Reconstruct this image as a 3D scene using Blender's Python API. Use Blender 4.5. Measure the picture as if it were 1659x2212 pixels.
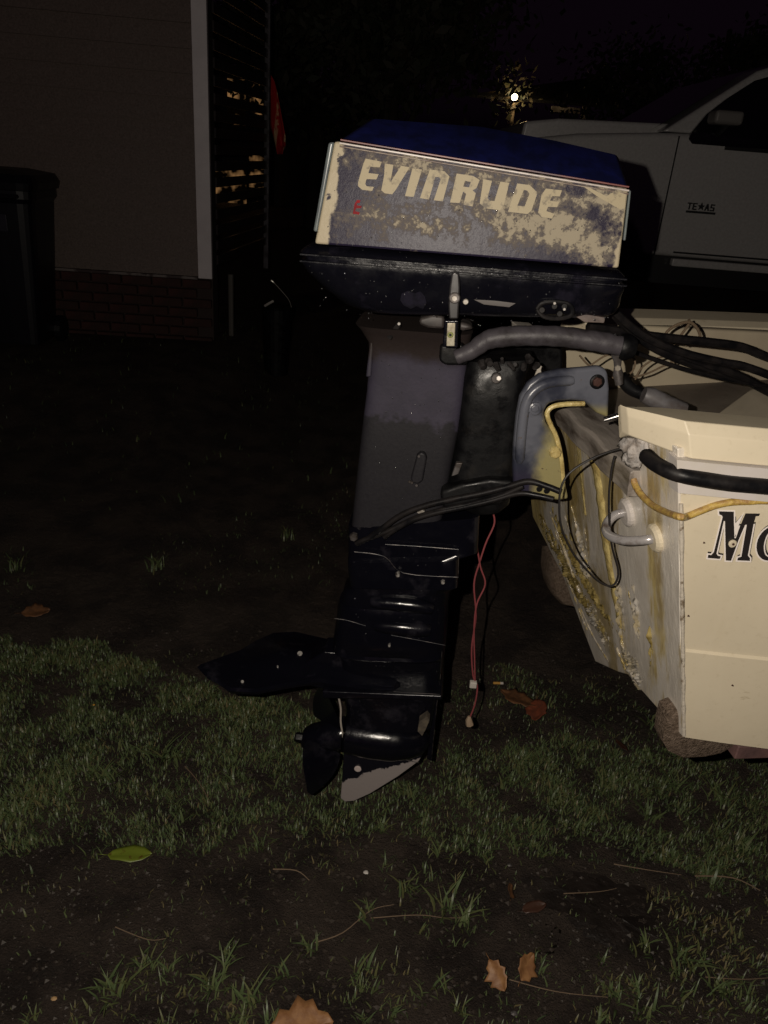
import bpy, bmesh, math, random
import numpy as np
from mathutils import Vector, Matrix, noise as mnoise

# ---------------------------------------------------------------- scene / camera / light
scn = bpy.context.scene
for o in list(bpy.data.objects): bpy.data.objects.remove(o)
col = scn.collection
CAM_H = 1.5
PITCH, ROLL, FPX = math.radians(25), math.radians(4.6), 1664.0   # focal length in pixels of a 1659 x 2212 view
cp, sp = math.cos(PITCH), math.sin(PITCH)
R0, U0, FWD = Vector((1,0,0)), Vector((0,sp,cp)), Vector((0,cp,-sp))
RIGHT = R0*math.cos(ROLL) + U0*math.sin(ROLL)
UP = -R0*math.sin(ROLL) + U0*math.cos(ROLL)
CAM = Vector((0,0,CAM_H))
camd = bpy.data.cameras.new('camera'); cam = bpy.data.objects.new('camera', camd); col.objects.link(cam)
M4 = Matrix((( RIGHT.x, UP.x, -FWD.x, CAM.x),(RIGHT.y, UP.y, -FWD.y, CAM.y),(RIGHT.z, UP.z, -FWD.z, CAM.z),(0,0,0,1)))
cam.matrix_world = M4
camd.sensor_fit = 'VERTICAL'; camd.sensor_height = 24; camd.lens = 24*FPX/2212
camd.clip_start = 0.02; camd.clip_end = 1000
scn.camera = cam
world = bpy.data.worlds.new('World'); scn.world = world; world.use_nodes = True
wn = world.node_tree; wn.nodes.clear()
sky = wn.nodes.new('ShaderNodeTexSky'); sky.sky_type = 'NISHITA'; sky.sun_disc = False
sky.sun_elevation = math.radians(2); sky.sun_rotation = math.radians(200); sky.dust_density = 3
tint = wn.nodes.new('ShaderNodeMix'); tint.data_type = 'RGBA'; tint.blend_type = 'MULTIPLY'; tint.inputs[0].default_value = 1
hsv = wn.nodes.new('ShaderNodeHueSaturation'); hsv.inputs['Saturation'].default_value = .0
bg = wn.nodes.new('ShaderNodeBackground'); wo = wn.nodes.new('ShaderNodeOutputWorld')
wn.links.new(sky.outputs[0], hsv.inputs['Color']); wn.links.new(hsv.outputs[0], tint.inputs[6])
tint.inputs[7].default_value = (1.0,.45,1.0,1)
wn.links.new(tint.outputs[2], bg.inputs[0]); wn.links.new(bg.outputs[0], wo.inputs[0])
bg.inputs[1].default_value = 0.0018
# very faint sun lamp added as fill, no such source in view
sd = bpy.data.lights.new('fill_sun','SUN'); sd.energy = .002; sd.angle = math.radians(.5); sd.color = (.9,.9,1)
so = bpy.data.objects.new('fill_sun', sd); so.rotation_euler = (math.radians(45),0,math.radians(40)); col.objects.link(so)
# the phone's flash: the lit lamp of the photograph, beside the lens
fd = bpy.data.lights.new('phone_flash','SPOT'); fd.energy = 72; fd.color = (1,.9,.77); fd.shadow_soft_size = .004
fd.spot_size = math.radians(120); fd.spot_blend = .5
fl = bpy.data.objects.new('phone_flash', fd); col.objects.link(fl)
fp = CAM - RIGHT*.062 + UP*.022
FM = M4.copy(); FM.translation = fp; fl.matrix_world = FM
scn.view_settings.view_transform = 'Standard'; scn.view_settings.look = 'None'
scn.view_settings.exposure = 0; scn.view_settings.gamma = 1; scn.view_settings.use_curve_mapping = False
scn.render.resolution_x, scn.render.resolution_y = 768, 1024

# ---------------------------------------------------------------- tracing helpers (pixel of the 1659 x 2212 view -> point at a real distance)
def ray(px,py):
    return RIGHT*((px-829.5)/FPX) + UP*(-(py-1106)/FPX) + FWD
def at_depth(px,py,Y):
    r = ray(px,py); return CAM + r*(Y/r.y)
def on_ground(px,py,z=0.):
    r = ray(px,py); return CAM + r*((z-CAM_H)/r.z)
def on_plane(px,py,p,n):
    r = ray(px,py); p=Vector(p); n=Vector(n); return CAM + r*((p-CAM).dot(n)/r.dot(n))
PSI = math.radians(9)
ML = Matrix.Translation((0,1.42,0)) @ Matrix.Rotation(PSI,4,'Z')     # frame of boat and motor: x forward, y to the far side, z up
MLi = ML.inverted(); MLr = MLi.to_3x3()
OL = MLi @ CAM
PSM = math.radians(-4)
MM = Matrix.Translation((0,1.42,0)) @ Matrix.Rotation(PSM,4,'Z')     # frame of the motor, steered a little off the boat's axis
def frame(Mx):
    global MLi, MLr, OL
    MLi = Mx.inverted(); MLr = MLi.to_3x3(); OL = MLi @ CAM
def in_boat_frame(o):
    o.matrix_parent_inverse = MM.inverted() @ ML; return o
def lray(px,py): return MLr @ ray(px,py)
def lp(px,py,w=0.):            # on the lengthwise plane w
    r = lray(px,py); return OL + r*((w-OL.y)/r.y)
def hood_w(z): return -(.173+.0875*(1.52-z))      # the hood's sides flare outwards towards the bottom
def hood_pt(px,py,off=0.):
    w=-.18
    for _ in range(5): p=lp(px,py,w); w=hood_w(p.z)-off
    return p
def lz(px,py,z):
    r = lray(px,py); return OL + r*((z-OL.z)/r.z)
TP, TN = Vector((.487,0,.625)), Vector((1,0,.265)).normalized()
def tpl(px,py,off=0.):         # on the raked transom, off metres proud of it
    r = lray(px,py); p = TP-TN*off; return OL + r*((p-OL).dot(TN)/r.dot(TN))

# ---------------------------------------------------------------- object helpers
def tag(o,label=None,cat=None,group=None,kind=None):
    if label: o['label']=label
    if cat: o['category']=cat
    if group: o['group']=group
    if kind: o['kind']=kind
    return o
def mesh(name,V,F,m=None,parent=None,smooth=False,bev=0.,seg=2,label=None):
    me = bpy.data.meshes.new(name); me.from_pydata([tuple(v) for v in V],[],[tuple(f) for f in F]); me.update()
    bm = bmesh.new(); bm.from_mesh(me); bmesh.ops.recalc_face_normals(bm,faces=bm.faces); bm.to_mesh(me); bm.free()
    o = bpy.data.objects.new(name,me); col.objects.link(o)
    if m: me.materials.append(m)
    if parent: o.parent = parent
    if smooth:
        for p in me.polygons: p.use_smooth=True
        me.set_sharp_from_angle(angle=math.radians(42))
    if bev:
        b = o.modifiers.new('bevel','BEVEL'); b.width=bev; b.segments=seg; b.limit_method='ANGLE'; b.angle_limit=math.radians(35)
        for p in me.polygons: p.use_smooth=True
        w=o.modifiers.new('wn','WEIGHTED_NORMAL'); w.keep_sharp=True
    if label: o['label']=label
    return o
def empty(name,loc=(0,0,0),rz=0.,label=None,cat=None,group=None,kind=None):
    o = bpy.data.objects.new(name,None); col.objects.link(o); o.location=loc; o.rotation_euler=(0,0,rz); o.empty_display_size=.1
    tag(o,label,cat,group,kind); return o
class G:
    """collects shapes into one mesh"""
    def __init__(s): s.V=[]; s.F=[]
    def add(s,V,F):
        n=len(s.V); s.V+= [Vector(v) for v in V]; s.F+= [tuple(i+n for i in f) for f in F]; return s
    def box(s,a,b):
        x0,y0,z0=a; x1,y1,z1=b
        V=[(x0,y0,z0),(x1,y0,z0),(x1,y1,z0),(x0,y1,z0),(x0,y0,z1),(x1,y0,z1),(x1,y1,z1),(x0,y1,z1)]
        return s.add(V,[(0,3,2,1),(4,5,6,7),(0,1,5,4),(1,2,6,5),(2,3,7,6),(3,0,4,7)])
    def tube(s,pts,r,n=10,cap=True):
        P=[Vector(p) for p in pts]; m=len(P); R=[r]*m if isinstance(r,(int,float)) else list(r)
        V=[];F=[]; prev=None
        for i,p in enumerate(P):
            d=(P[min(i+1,m-1)]-P[max(i-1,0)]).normalized()
            if prev is None:
                a=d.orthogonal().normalized()
            else: a=(prev-d*prev.dot(d)).normalized()
            prev=a; b=d.cross(a)
            for k in range(n):
                t=2*math.pi*k/n; V.append(p+(a*math.cos(t)+b*math.sin(t))*R[i])
        for i in range(m-1):
            for k in range(n):
                k2=(k+1)%n; F.append((i*n+k,i*n+k2,(i+1)*n+k2,(i+1)*n+k))
        if cap: F.append(tuple(range(n))[::-1]); F.append(tuple((m-1)*n+k for k in range(n)))
        return s.add(V,F)
    def rings(s,rs,cap=True):
        n=len(rs[0]); V=[v for r in rs for v in r]; F=[]
        for i in range(len(rs)-1):
            for k in range(n):
                k2=(k+1)%n; F.append((i*n+k,i*n+k2,(i+1)*n+k2,(i+1)*n+k))
        if cap: F.append(tuple(range(n))[::-1]); F.append(tuple((len(rs)-1)*n+k for k in range(n)))
        return s.add(V,F)
    def prism(s,A,B):
        n=len(A); return s.add(list(A)+list(B),[tuple(range(n))[::-1],tuple(range(n,2*n))]+[(i,(i+1)%n,n+(i+1)%n,n+i) for i in range(n)])
    def build(s,name,m=None,parent=None,**k): return mesh(name,s.V,s.F,m,parent,**k)
def smooth_path(pts,sub=6):
    P=[Vector(p) for p in pts]; out=[]
    for i in range(len(P)-1):
        a=P[max(i-1,0)];b=P[i];c=P[i+1];d=P[min(i+2,len(P)-1)]
        for k in range(sub):
            t=k/sub
            out.append(.5*((2*b)+(c-a)*t+(2*a-5*b+4*c-d)*t*t+(3*b-a-3*c+d)*t**3))
    out.append(P[-1]); return out
def lprism(name,px,w0,w1,m,parent,wt=None,bev=.003,**k):
    """outline traced on the lengthwise plane wt (default its near face), real thickness w0..w1"""
    if wt is None: wt=w0
    P=[lp(x,y,wt) for x,y in px]
    g=G().prism([(p.x,w0,p.z) for p in P],[(p.x,w1,p.z) for p in P])
    return g.build(name,m,parent,bev=bev,**k)
def loft(levels,seg=32):
    """levels: (left px, right px, half width, exponent, w offset) -> stacked rounded rings"""
    rs=[]
    for lv in levels:
        (ax,ay),(bx,by),hw,n=lv[:4]; wo=lv[4] if len(lv)>4 else 0; wt=lv[5] if len(lv)>5 else 0
        A=lp(ax,ay,wt); B=lp(bx,by,wt); ring=[]
        for k in range(seg):
            t=2*math.pi*k/seg; c=math.cos(t); s_=math.sin(t)
            u=math.copysign(abs(c)**(2/n),c); v=math.copysign(abs(s_)**(2/n),s_)
            p=A+(B-A)*(.5+.5*u); ring.append(Vector((p.x,wo+hw*v,p.z)))
        rs.append(ring)
    return rs
def bolt(p,d,r,h,parent,m,name='bolt',n=6,**k):
    p=Vector(p); d=Vector(d).normalized(); return G().tube([p,p+d*h*.8,p+d*h],[r,r,r*.8],n).build(name,m,parent,**k)

# ---------------------------------------------------------------- materials
def M(name,c,rough=.5,metal=0.,c2=None,scale=8.,lo=.4,hi=.6,bump=None,coat=0.,spec=.5,rr=None,detail=6.,sc=(1,1,1),rs=30.):
    m=bpy.data.materials.new(name); m.use_nodes=True; nt=m.node_tree; b=nt.nodes['Principled BSDF']
    b.inputs['Base Color'].default_value=(*c,1); b.inputs['Roughness'].default_value=rough; b.inputs['Metallic'].default_value=metal
    b.inputs['Coat Weight'].default_value=coat; b.inputs['Specular IOR Level'].default_value=spec; b.inputs['Coat Roughness'].default_value=.15
    tc=nt.nodes.new('ShaderNodeTexCoord'); mp=nt.nodes.new('ShaderNodeMapping'); mp.inputs['Scale'].default_value=sc
    nt.links.new(tc.outputs['Object'],mp.inputs[0])
    def nz(s_,d=detail):
        n=nt.nodes.new('ShaderNodeTexNoise'); n.inputs['Scale'].default_value=s_; n.inputs['Detail'].default_value=d; n.inputs['Roughness'].default_value=.62
        nt.links.new(mp.outputs[0],n.inputs['Vector']); return n
    def rmp(src,a,b_,ca=(0,0,0,1),cb=(1,1,1,1)):
        r=nt.nodes.new('ShaderNodeValToRGB'); r.color_ramp.elements[0].position=a; r.color_ramp.elements[1].position=b_
        r.color_ramp.elements[0].color=ca; r.color_ramp.elements[1].color=cb; nt.links.new(src,r.inputs[0]); return r
    if c2:
        r=rmp(nz(scale).outputs[0],lo,hi,(*c,1),(*c2,1)); nt.links.new(r.outputs[0],b.inputs['Base Color'])
    if rr:
        r=rmp(nz(rs).outputs[0],.35,.65,(rr[0],)*3+(1,),(rr[1],)*3+(1,)); nt.links.new(r.outputs[0],b.inputs['Roughness'])
    if bump:
        bn=nt.nodes.new('ShaderNodeBump'); bn.inputs['Strength'].default_value=bump[1]; bn.inputs['Distance'].default_value=bump[2] if len(bump)>2 else .002
        nt.links.new(nz(bump[0]).outputs[0],bn.inputs['Height']); nt.links.new(bn.outputs[0],b.inputs['Normal'])
    return m
class NT:
    def __init__(s,m): s.t=m.node_tree; s.b=s.t.nodes['Principled BSDF']; s.tc=s.t.nodes.new('ShaderNodeTexCoord'); s.sep=s.t.nodes.new('ShaderNodeSeparateXYZ'); s.l(s.tc.outputs['Object'],s.sep.inputs[0])
    def l(s,a,b): s.t.links.new(a,b)
    def m(s,op,a,b=None,c=None):
        n=s.t.nodes.new('ShaderNodeMath'); n.operation=op
        for i,v in enumerate((a,b,c)):
            if v is None: continue
            if isinstance(v,(int,float)): n.inputs[i].default_value=v
            else: s.l(v,n.inputs[i])
        return n.outputs[0]
    def noise(s,scale,detail=6,sc=(1,1,1),rough=.6,off=(0,0,0)):
        mp=s.t.nodes.new('ShaderNodeMapping'); mp.inputs['Scale'].default_value=sc; mp.inputs['Location'].default_value=off; s.l(s.tc.outputs['Object'],mp.inputs[0])
        n=s.t.nodes.new('ShaderNodeTexNoise'); n.inputs['Scale'].default_value=scale; n.inputs['Detail'].default_value=detail; n.inputs['Roughness'].default_value=rough
        s.l(mp.outputs[0],n.inputs['Vector']); return n.outputs[0]
    def step(s,v,a,b):
        n=s.t.nodes.new('ShaderNodeMapRange'); n.interpolation_type='SMOOTHSTEP'; n.inputs[1].default_value=a; n.inputs[2].default_value=b; s.l(v,n.inputs[0]); return n.outputs[0]
    def mix(s,f,a,b):
        n=s.t.nodes.new('ShaderNodeMix'); n.data_type='RGBA'
        if isinstance(f,(int,float)): n.inputs[0].default_value=f
        else: s.l(f,n.inputs[0])
        for i,v in ((6,a),(7,b)):
            if isinstance(v,tuple): n.inputs[i].default_value=(*v,1)
            else: s.l(v,n.inputs[i])
        return n.outputs[2]
    def blob(s,cx,cz,rx,rz,src=None):     # 1 at centre falling to 0 at radius
        dx=s.m('DIVIDE',s.m('SUBTRACT',s.sep.outputs[0],cx),rx); dz=s.m('DIVIDE',s.m('SUBTRACT',s.sep.outputs[2],cz),rz)
        return s.m('MAXIMUM',s.m('SUBTRACT',1.0,s.m('SQRT',s.m('ADD',s.m('MULTIPLY',dx,dx),s.m('MULTIPLY',dz,dz)))),0.0)
    def bump(s,h,st,dist=.002):
        b=s.t.nodes.new('ShaderNodeBump'); b.inputs['Strength'].default_value=st; b.inputs['Distance'].default_value=dist; s.l(h,b.inputs['Height']); s.l(b.outputs[0],s.b.inputs['Normal'])

blackp=M('black_wet_paint',(.0035,.0035,.006),.22,c2=(.012,.011,.018),scale=14,lo=.6,hi=.72,bump=(90,.5,.0012),rr=(.14,.38),spec=.3)
blackm=M('black_grime',(.0028,.0028,.0034),.5,c2=(.008,.007,.0065),scale=22,lo=.55,hi=.7,bump=(45,.5,.002),rr=(.3,.7),spec=.25)
rubber=M('black_rubber',(.005,.005,.006),.45,c2=(.012,.010,.010),scale=30,bump=(60,.4,.001),rr=(.3,.6),spec=.22)
gearp=M('gearcase_paint',(.003,.003,.0055),.2,c2=(.016,.015,.020),scale=16,lo=.56,hi=.72,bump=(110,.5,.0009),rr=(.13,.26),spec=.4)
steel=M('bare_steel',(.50,.47,.44),.3,.35,c2=(.28,.25,.21),scale=40)
chrome=M('chrome',(.6,.6,.6),.16,1.,c2=(.4,.35,.28),scale=30,lo=.5,hi=.75)
dull=M('dull_metal',(.14,.13,.13),.5,.5,c2=(.06,.05,.045),scale=30)
rust=M('rusty_iron',(.05,.018,.012),.75,0,c2=(.05,.02,.015),scale=50,bump=(80,.8,.002))
cream=M('cream_decal',(.33,.28,.185),.5,spec=.2,c2=(.13,.11,.085),scale=75,lo=.55,hi=.68,bump=(160,.3,.0006))
gel=M('cream_gelcoat',(.62,.545,.41),.35); n=NT(gel)
c=n.mix(n.step(n.noise(5,4),.3,.7),(.62,.545,.41),(.565,.495,.37)); c=n.mix(n.m('MULTIPLY',n.step(n.noise(120,4,off=(2,2,2)),.56,.72),.35),c,(.48,.41,.29))
c=n.mix(n.m('MULTIPLY',n.step(n.noise(40,4,sc=(.35,1,1),off=(7,2,9)),.66,.72),.6),c,(.34,.27,.17)); c=n.mix(n.m('MULTIPLY',n.step(n.noise(14,5,sc=(1,1,.2),off=(3,3,3)),.55,.75),.3),c,(.50,.42,.28))
n.l(c,n.b.inputs['Base Color']); n.l(n.m('ADD',.28,n.m('MULTIPLY',n.noise(9,4),.3)),n.b.inputs['Roughness']); n.bump(n.noise(14,3),.15,.003)
whitep=M('white_paint',(.52,.48,.46),.4,c2=(.5,.46,.42),scale=20,bump=(40,.3,.001))
redp=M('red_decal',(.22,.010,.014),.6,spec=.1,c2=(.12,.012,.016),scale=120)
blackdec=M('black_decal',(.018,.015,.015),.35)
whitedec=M('white_decal',(.72,.66,.62),.4)

# worn side decal of the motor hood
panelm=M('worn_decal_panel',(.05,.045,.07),.3,spec=.3); n=NT(panelm)
frame(MM)
fine=n.noise(80,6,rough=.72); mid=n.noise(26,5,off=(3,1,2)); big=n.noise(9,3,off=(9,4,1))
def bl(px,py,rx,rz,k):
    p=hood_pt(px,py); return n.m('MULTIPLY',n.blob(p.x,p.z,rx,rz),k)
bias=bl(1235,500,.15,.065,.36)
for q_ in ((1290,540,.09,.035,.22),(1330,430,.05,.03,.30),(1010,372,.20,.022,.26),(1120,470,.12,.04,.24),(900,475,.12,.030,.22),(800,470,.05,.03,.2),(1020,440,.10,.025,.16),(950,500,.06,.02,.12),(1240,420,.09,.04,.16),(860,345,.09,.02,.22)): bias=n.m('ADD',bias,bl(*q_))
for q_ in ((1290,470,.03,.022,.38),(750,400,.07,.04,.22),(1150,560,.16,.022,.30),(850,535,.2,.03,.22)): bias=n.m('SUBTRACT',bias,bl(*q_))
sep=n.sep.outputs
v=n.m('ADD',n.m('ADD',n.m('MULTIPLY',fine,1.8),n.m('MULTIPLY',mid,.9)),bias)
v=n.m('ADD',v,n.m('MULTIPLY',big,.30))
pl_=hood_pt(724,330); pl2=hood_pt(697,500); pr_=hood_pt(1343,480); sl=(pl_.x-pl2.x)/(pl_.z-pl2.z)
u_=n.m('SUBTRACT',sep[0],n.m('ADD',pl_.x,n.m('MULTIPLY',n.m('SUBTRACT',sep[2],pl_.z),sl)))
wob=n.m('MULTIPLY',n.m('SUBTRACT',mid,.5),.035)
edge=n.m('ADD',n.step(n.m('ADD',u_,wob),.013,.008),n.step(n.m('ADD',sep[0],wob),pr_.x-.004,pr_.x))
peel=n.step(v,1.72,1.90); grey=n.step(v,1.46,1.74)
spot=n.step(n.noise(60,4,off=(1,7,3)),.60,.66)
edge=n.m('MULTIPLY',edge,n.m('SUBTRACT',1.0,spot))
c=n.mix(n.m('MULTIPLY',grey,.8),(.014,.011,.026),(.12,.104,.09))
c=n.mix(peel,c,(.27,.235,.175)); c=n.mix(edge,c,(.36,.31,.22)); n.l(c,n.b.inputs['Base Color'])
n.l(n.m('ADD',.34,n.m('MULTIPLY',grey,.3)),n.b.inputs['Roughness']); n.b.inputs['Specular IOR Level'].default_value=.14; n.bump(n.m('ADD',fine,n.m('MULTIPLY',peel,.5)),.4,.0012)
frame(ML)
bluem=M('blue_metallic_paint',(.008,.011,.075),.35,.2,c2=(.006,.008,.04),scale=30,bump=(25,.1,.001),coat=.3)
# grey exhaust housing with a dark oily stain on its lower half
legm=M('grey_housing',(.14,.125,.15),.5); n=NT(legm); sep=n.sep.outputs
wav=n.m('ADD',sep[2],n.m('MULTIPLY',n.m('SUBTRACT',n.m('ADD',n.m('MULTIPLY',n.noise(34,2),.6),n.m('MULTIPLY',n.noise(11,4,off=(3,3,3)),.9)),.75),.11)); fine=n.noise(160,4); mid=n.noise(14,5)
st=n.step(wav,1.058,1.042); c=n.mix(n.step(mid,.35,.7),(.040,.035,.054),(.029,.026,.040))
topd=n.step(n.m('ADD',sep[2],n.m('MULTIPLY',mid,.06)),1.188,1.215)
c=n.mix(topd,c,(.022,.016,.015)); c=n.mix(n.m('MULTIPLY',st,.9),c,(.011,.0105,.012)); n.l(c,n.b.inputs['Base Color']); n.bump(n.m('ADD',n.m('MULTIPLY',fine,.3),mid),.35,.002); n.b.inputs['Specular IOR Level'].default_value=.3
n.l(n.m('ADD',.35,n.m('MULTIPLY',fine,.35)),n.b.inputs['Roughness'])
# blue-grey clamp bracket with yellow overspray
brm=M('bracket_paint',(.2,.22,.3),.3); n=NT(brm); sep=n.sep.outputs
d=n.m('ADD',n.m('ADD',sep[0],n.m('MULTIPLY',sep[2],.0)),n.m('MULTIPLY',n.m('SUBTRACT',n.noise(18,4),.5),.05))
yb=n.m('MULTIPLY',n.step(d,.248,.272),n.step(sep[2],1.125,1.10)); pale=n.step(n.noise(9,4,off=(2,2,2)),.42,.62)
c=n.mix(pale,(.026,.029,.045),(.115,.12,.145)); c=n.mix(n.step(sep[2],1.01,.97),c,(.028,.025,.045)); c=n.mix(yb,c,(.28,.245,.115)); c=n.mix(n.step(n.noise(60,5),.66,.7),c,(.1,.07,.05))
n.l(c,n.b.inputs['Base Color']); n.bump(n.noise(90,4),.4,.001)
# wet transom
trm=M('wet_transom_gelcoat',(.3,.28,.26),.25); n=NT(trm); sep=n.sep.outputs
str_=n.noise(9,5,sc=(1,1,.10),off=(0,.2,0)); str2=n.noise(26,6,sc=(1,1,.14),off=(2,0,4)); fine=n.noise(240,3); lump=n.noise(30,6,sc=(1,1,.35))
c=n.mix(n.step(n.noise(6,4),.35,.65),(.80,.74,.66),(.66,.60,.52))
yel=n.m('MULTIPLY',n.step(n.m('ADD',str_,n.m('MULTIPLY',str2,.35)),.66,.76),n.step(n.noise(5,3),.3,.48))
yc=n.mix(n.step(str2,.42,.6),(.68,.52,.15),(.38,.26,.06)); c=n.mix(n.m('MULTIPLY',yel,.8),c,yc)
band=n.m('ABSOLUTE',n.m('ADD',n.m('SUBTRACT',sep[1],n.m('MULTIPLY',n.m('SUBTRACT',sep[2],.78),.55)),.0))
cen=n.m('MULTIPLY',n.step(band,.16,.05),n.step(n.noise(14,6,sc=(1,1,.25),off=(5,5,5)),.40,.58))
c=n.mix(n.m('MULTIPLY',cen,.75),c,(.36,.26,.08)); n.l(c,n.b.inputs['Base Color'])
h=n.noise(16,4,sc=(1,1,.5)); n.bump(h,.35,.006)
n.l(n.m('ADD',.15,n.m('MULTIPLY',n.noise(20,4),.3)),n.b.inputs['Roughness']); n.b.inputs['Coat Weight'].default_value=.6; n.b.inputs['Coat Roughness'].default_value=.2
wet=n.step(n.noise(7,4,sc=(1,1,.22),off=(4,1,7)),.47,.60)
cb=n.t.nodes.new('ShaderNodeBump'); cb.inputs['Strength'].default_value=1.; cb.inputs['Distance'].default_value=.03
hh=n.m('MULTIPLY',n.m('ADD',n.noise(60,3,sc=(1,1,.35)),n.m('MULTIPLY',n.noise(170,2,sc=(1,1,.6)),.35)),wet); n.l(hh,cb.inputs['Height']); n.l(cb.outputs[0],n.b.inputs['Coat Normal'])
yelm=M('yellow_sealant',(.62,.50,.21),.25,c2=(.40,.30,.11),scale=40,bump=(50,1.,.005),coat=.5)
woodm=M('weathered_wood',(.30,.265,.235),.45,c2=(.08,.062,.05),scale=20,lo=.45,hi=.62,sc=(1,.22,1),bump=(35,.9,.004),coat=.4)

# ---------------------------------------------------------------- ground
def g_height(x,y):
    r=max(0,min(1,(y-2.6)/2.2))*max(0,min(1,(x+.4)/1.2)); r=r*r*(3-2*r)
    q_=max(0,min(1,(y-3.4)/1.6))*max(0,min(1,(-x-.5)/.8)); z=.48*r+.18*q_*q_*(3-2*q_)
    if y<4.5 and abs(x)<4: z+=.016*mnoise.noise(Vector((x*2.1,y*2.1,0)))+.008*mnoise.noise(Vector((x*9,y*9,3)))+.005*mnoise.noise(Vector((x*31,y*31,7)))
    if .7<y<2.6 and -1.35<x<1.45: z+=.0035*mnoise.noise(Vector((x*75,y*75,2)))+.0022*mnoise.noise(Vector((x*170,y*170,5)))
    return z
xs=np.concatenate([[-200,-60,-25,-12,-7,-5,-4],np.linspace(-3.4,-1.32,60),np.linspace(-1.3,1.4,400),np.linspace(1.42,3.4,50),[4,5,7,12,25,60,200]])
ys=np.concatenate([[-200,-40,-8,-2,0],[.4,.6],np.linspace(.75,2.5,290),np.linspace(2.52,3.2,40),np.linspace(3.3,7,50),[8,10,14,25,60,200,400]])
V=[(x,y,g_height(x,y)) for y in ys for x in xs]; nx=len(xs)
F=[(j*nx+i,j*nx+i+1,(j+1)*nx+i+1,(j+1)*nx+i) for j in range(len(ys)-1) for i in range(nx-1)]
soil=M('wet_soil',(.030,.020,.015),.7); n=NT(soil)
a=n.noise(6,8); b_=n.noise(60,8,rough=.75); cc=n.noise(220,4)
c=n.mix(n.step(a,.38,.62),(.020,.012,.009),(.054,.037,.027)); c=n.mix(n.step(b_,.55,.68),c,(.075,.055,.04)); c=n.mix(n.step(cc,.68,.74),c,(.16,.13,.1))
n.l(c,n.b.inputs['Base Color']); n.l(n.m('ADD',.42,n.m('MULTIPLY',a,.5)),n.b.inputs['Roughness']); n.bump(n.m('ADD',b_,n.m('MULTIPLY',cc,.6)),1.,.022)
tag(mesh('ground',V,F,soil,smooth=True),'dark wet soil and lawn of the yard','ground',kind='structure')
def gz(x,y): return g_height(x,y)

# ---------------------------------------------------------------- house at the left
HA=math.radians(5)
hc=at_depth(458,598,5.5)
house=empty('house',(hc.x,hc.y,0),HA,'tan clapboard house with white corner board and low brick base at the left','house')
zt=hc.z; zg0=.16
siding=M('tan_siding',(.20,.152,.132),.6,c2=(.10,.074,.064),scale=90,lo=.3,hi=.72,bump=(60,.25,.002))
trim=M('white_trim',(.80,.74,.76),.5,c2=(.70,.65,.67),scale=4)
brickm=M('dark_red_brick',(.065,.022,.018),.85,c2=(.04,.018,.014),scale=9,bump=(70,.8,.004))
mortar=M('mortar',(.045,.03,.027),.9)
G().box((-6.5,.03,0),(0,.26,3.6)).build('wall',mortar,house)
G().box((-6.5,.27,0),(-2.4,4.2,3.6)).build('wall',siding,house)
nb=22
for i in range(nb):
    z0=zt+i*.136
    y0,y1=-.022,.004
    P=[(-6.5,y0,z0),(-6.5,y1,z0+.143),(-6.5,.026,z0+.143),(-6.5,.026,z0)]
    G().prism(P,[(-.092,p[1],p[2]) for p in P]).build('siding_board',siding,house)
G().box((-.09,-.028,zt-.012),(.004,.028,3.6)).build('corner_board',trim,house,bev=.003)
G().box((-6.5,-.03,zt-.02),(-.093,.026,zt-.004)).build('drip_edge',M('drip_edge_grey',(.2,.17,.16),.5,c2=(.05,.03,.03),scale=6,lo=.5,hi=.55),house)
bp=bpy.data.meshes.new('brick'); bmm=bmesh.new(); bmesh.ops.create_cube(bmm,size=1)
for v_ in bmm.verts: v_.co=Vector((v_.co.x*.193,v_.co.y*.05,v_.co.z*.057))
bmesh.ops.bevel(bmm,geom=bmm.edges[:],offset=.004,segments=1,affect='EDGES'); bmm.to_mesh(bp); bmm.free(); bp.materials.append(brickm)
rnd=random.Random(3)
for r in range(7):
    for k in range(12):
        x=-.105-k*.205-(.1 if r%2 else 0)
        o=bpy.data.objects.new('brick',bp); col.objects.link(o); o.parent=house
        o.location=(x,.012+rnd.uniform(-.003,.003),zt-.055-r*.067); o.rotation_euler=(0,rnd.uniform(-.01,.01),0)
G().tube([(.10,.22,.1),(.10,.22,.62)],.02,8).build('downspout',M('grey_pipe',(.11,.1,.09),.6),house)
# side screen of slats receding from the corner, with real gaps
sx=-1.21; y0_,y1_=5.78,6.98
slatm=M('dark_slat',(.022,.018,.022),.3,c2=(.04,.03,.03),scale=5,coat=.3)
e0=Vector((hc.x+.02,5.58,0)); e1=at_depth(576,300,6.98); dl_=math.hypot(e1.x-e0.x,e1.y-e0.y)
scrn=empty('slatted_screen',(e0.x,e0.y,0),math.atan2(-(e1.x-e0.x),e1.y-e0.y),'dark slatted screen running back from the white corner board','screen')
for i in range(28):
    z=.70+i*.10
    P=[(-.006,0,z),(.006,0,z),(.006,0,z+.060),(-.006,0,z+.060)]
    G().prism(P,[(p[0],dl_,p[2]) for p in P]).build('slat',slatm,scrn)
G().box((-.02,dl_,.5),(.02,dl_+.035,3.6)).build('end_post',M('pale_post',(.11,.10,.12),.5,c2=(.04,.035,.04),scale=14),scrn)
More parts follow.
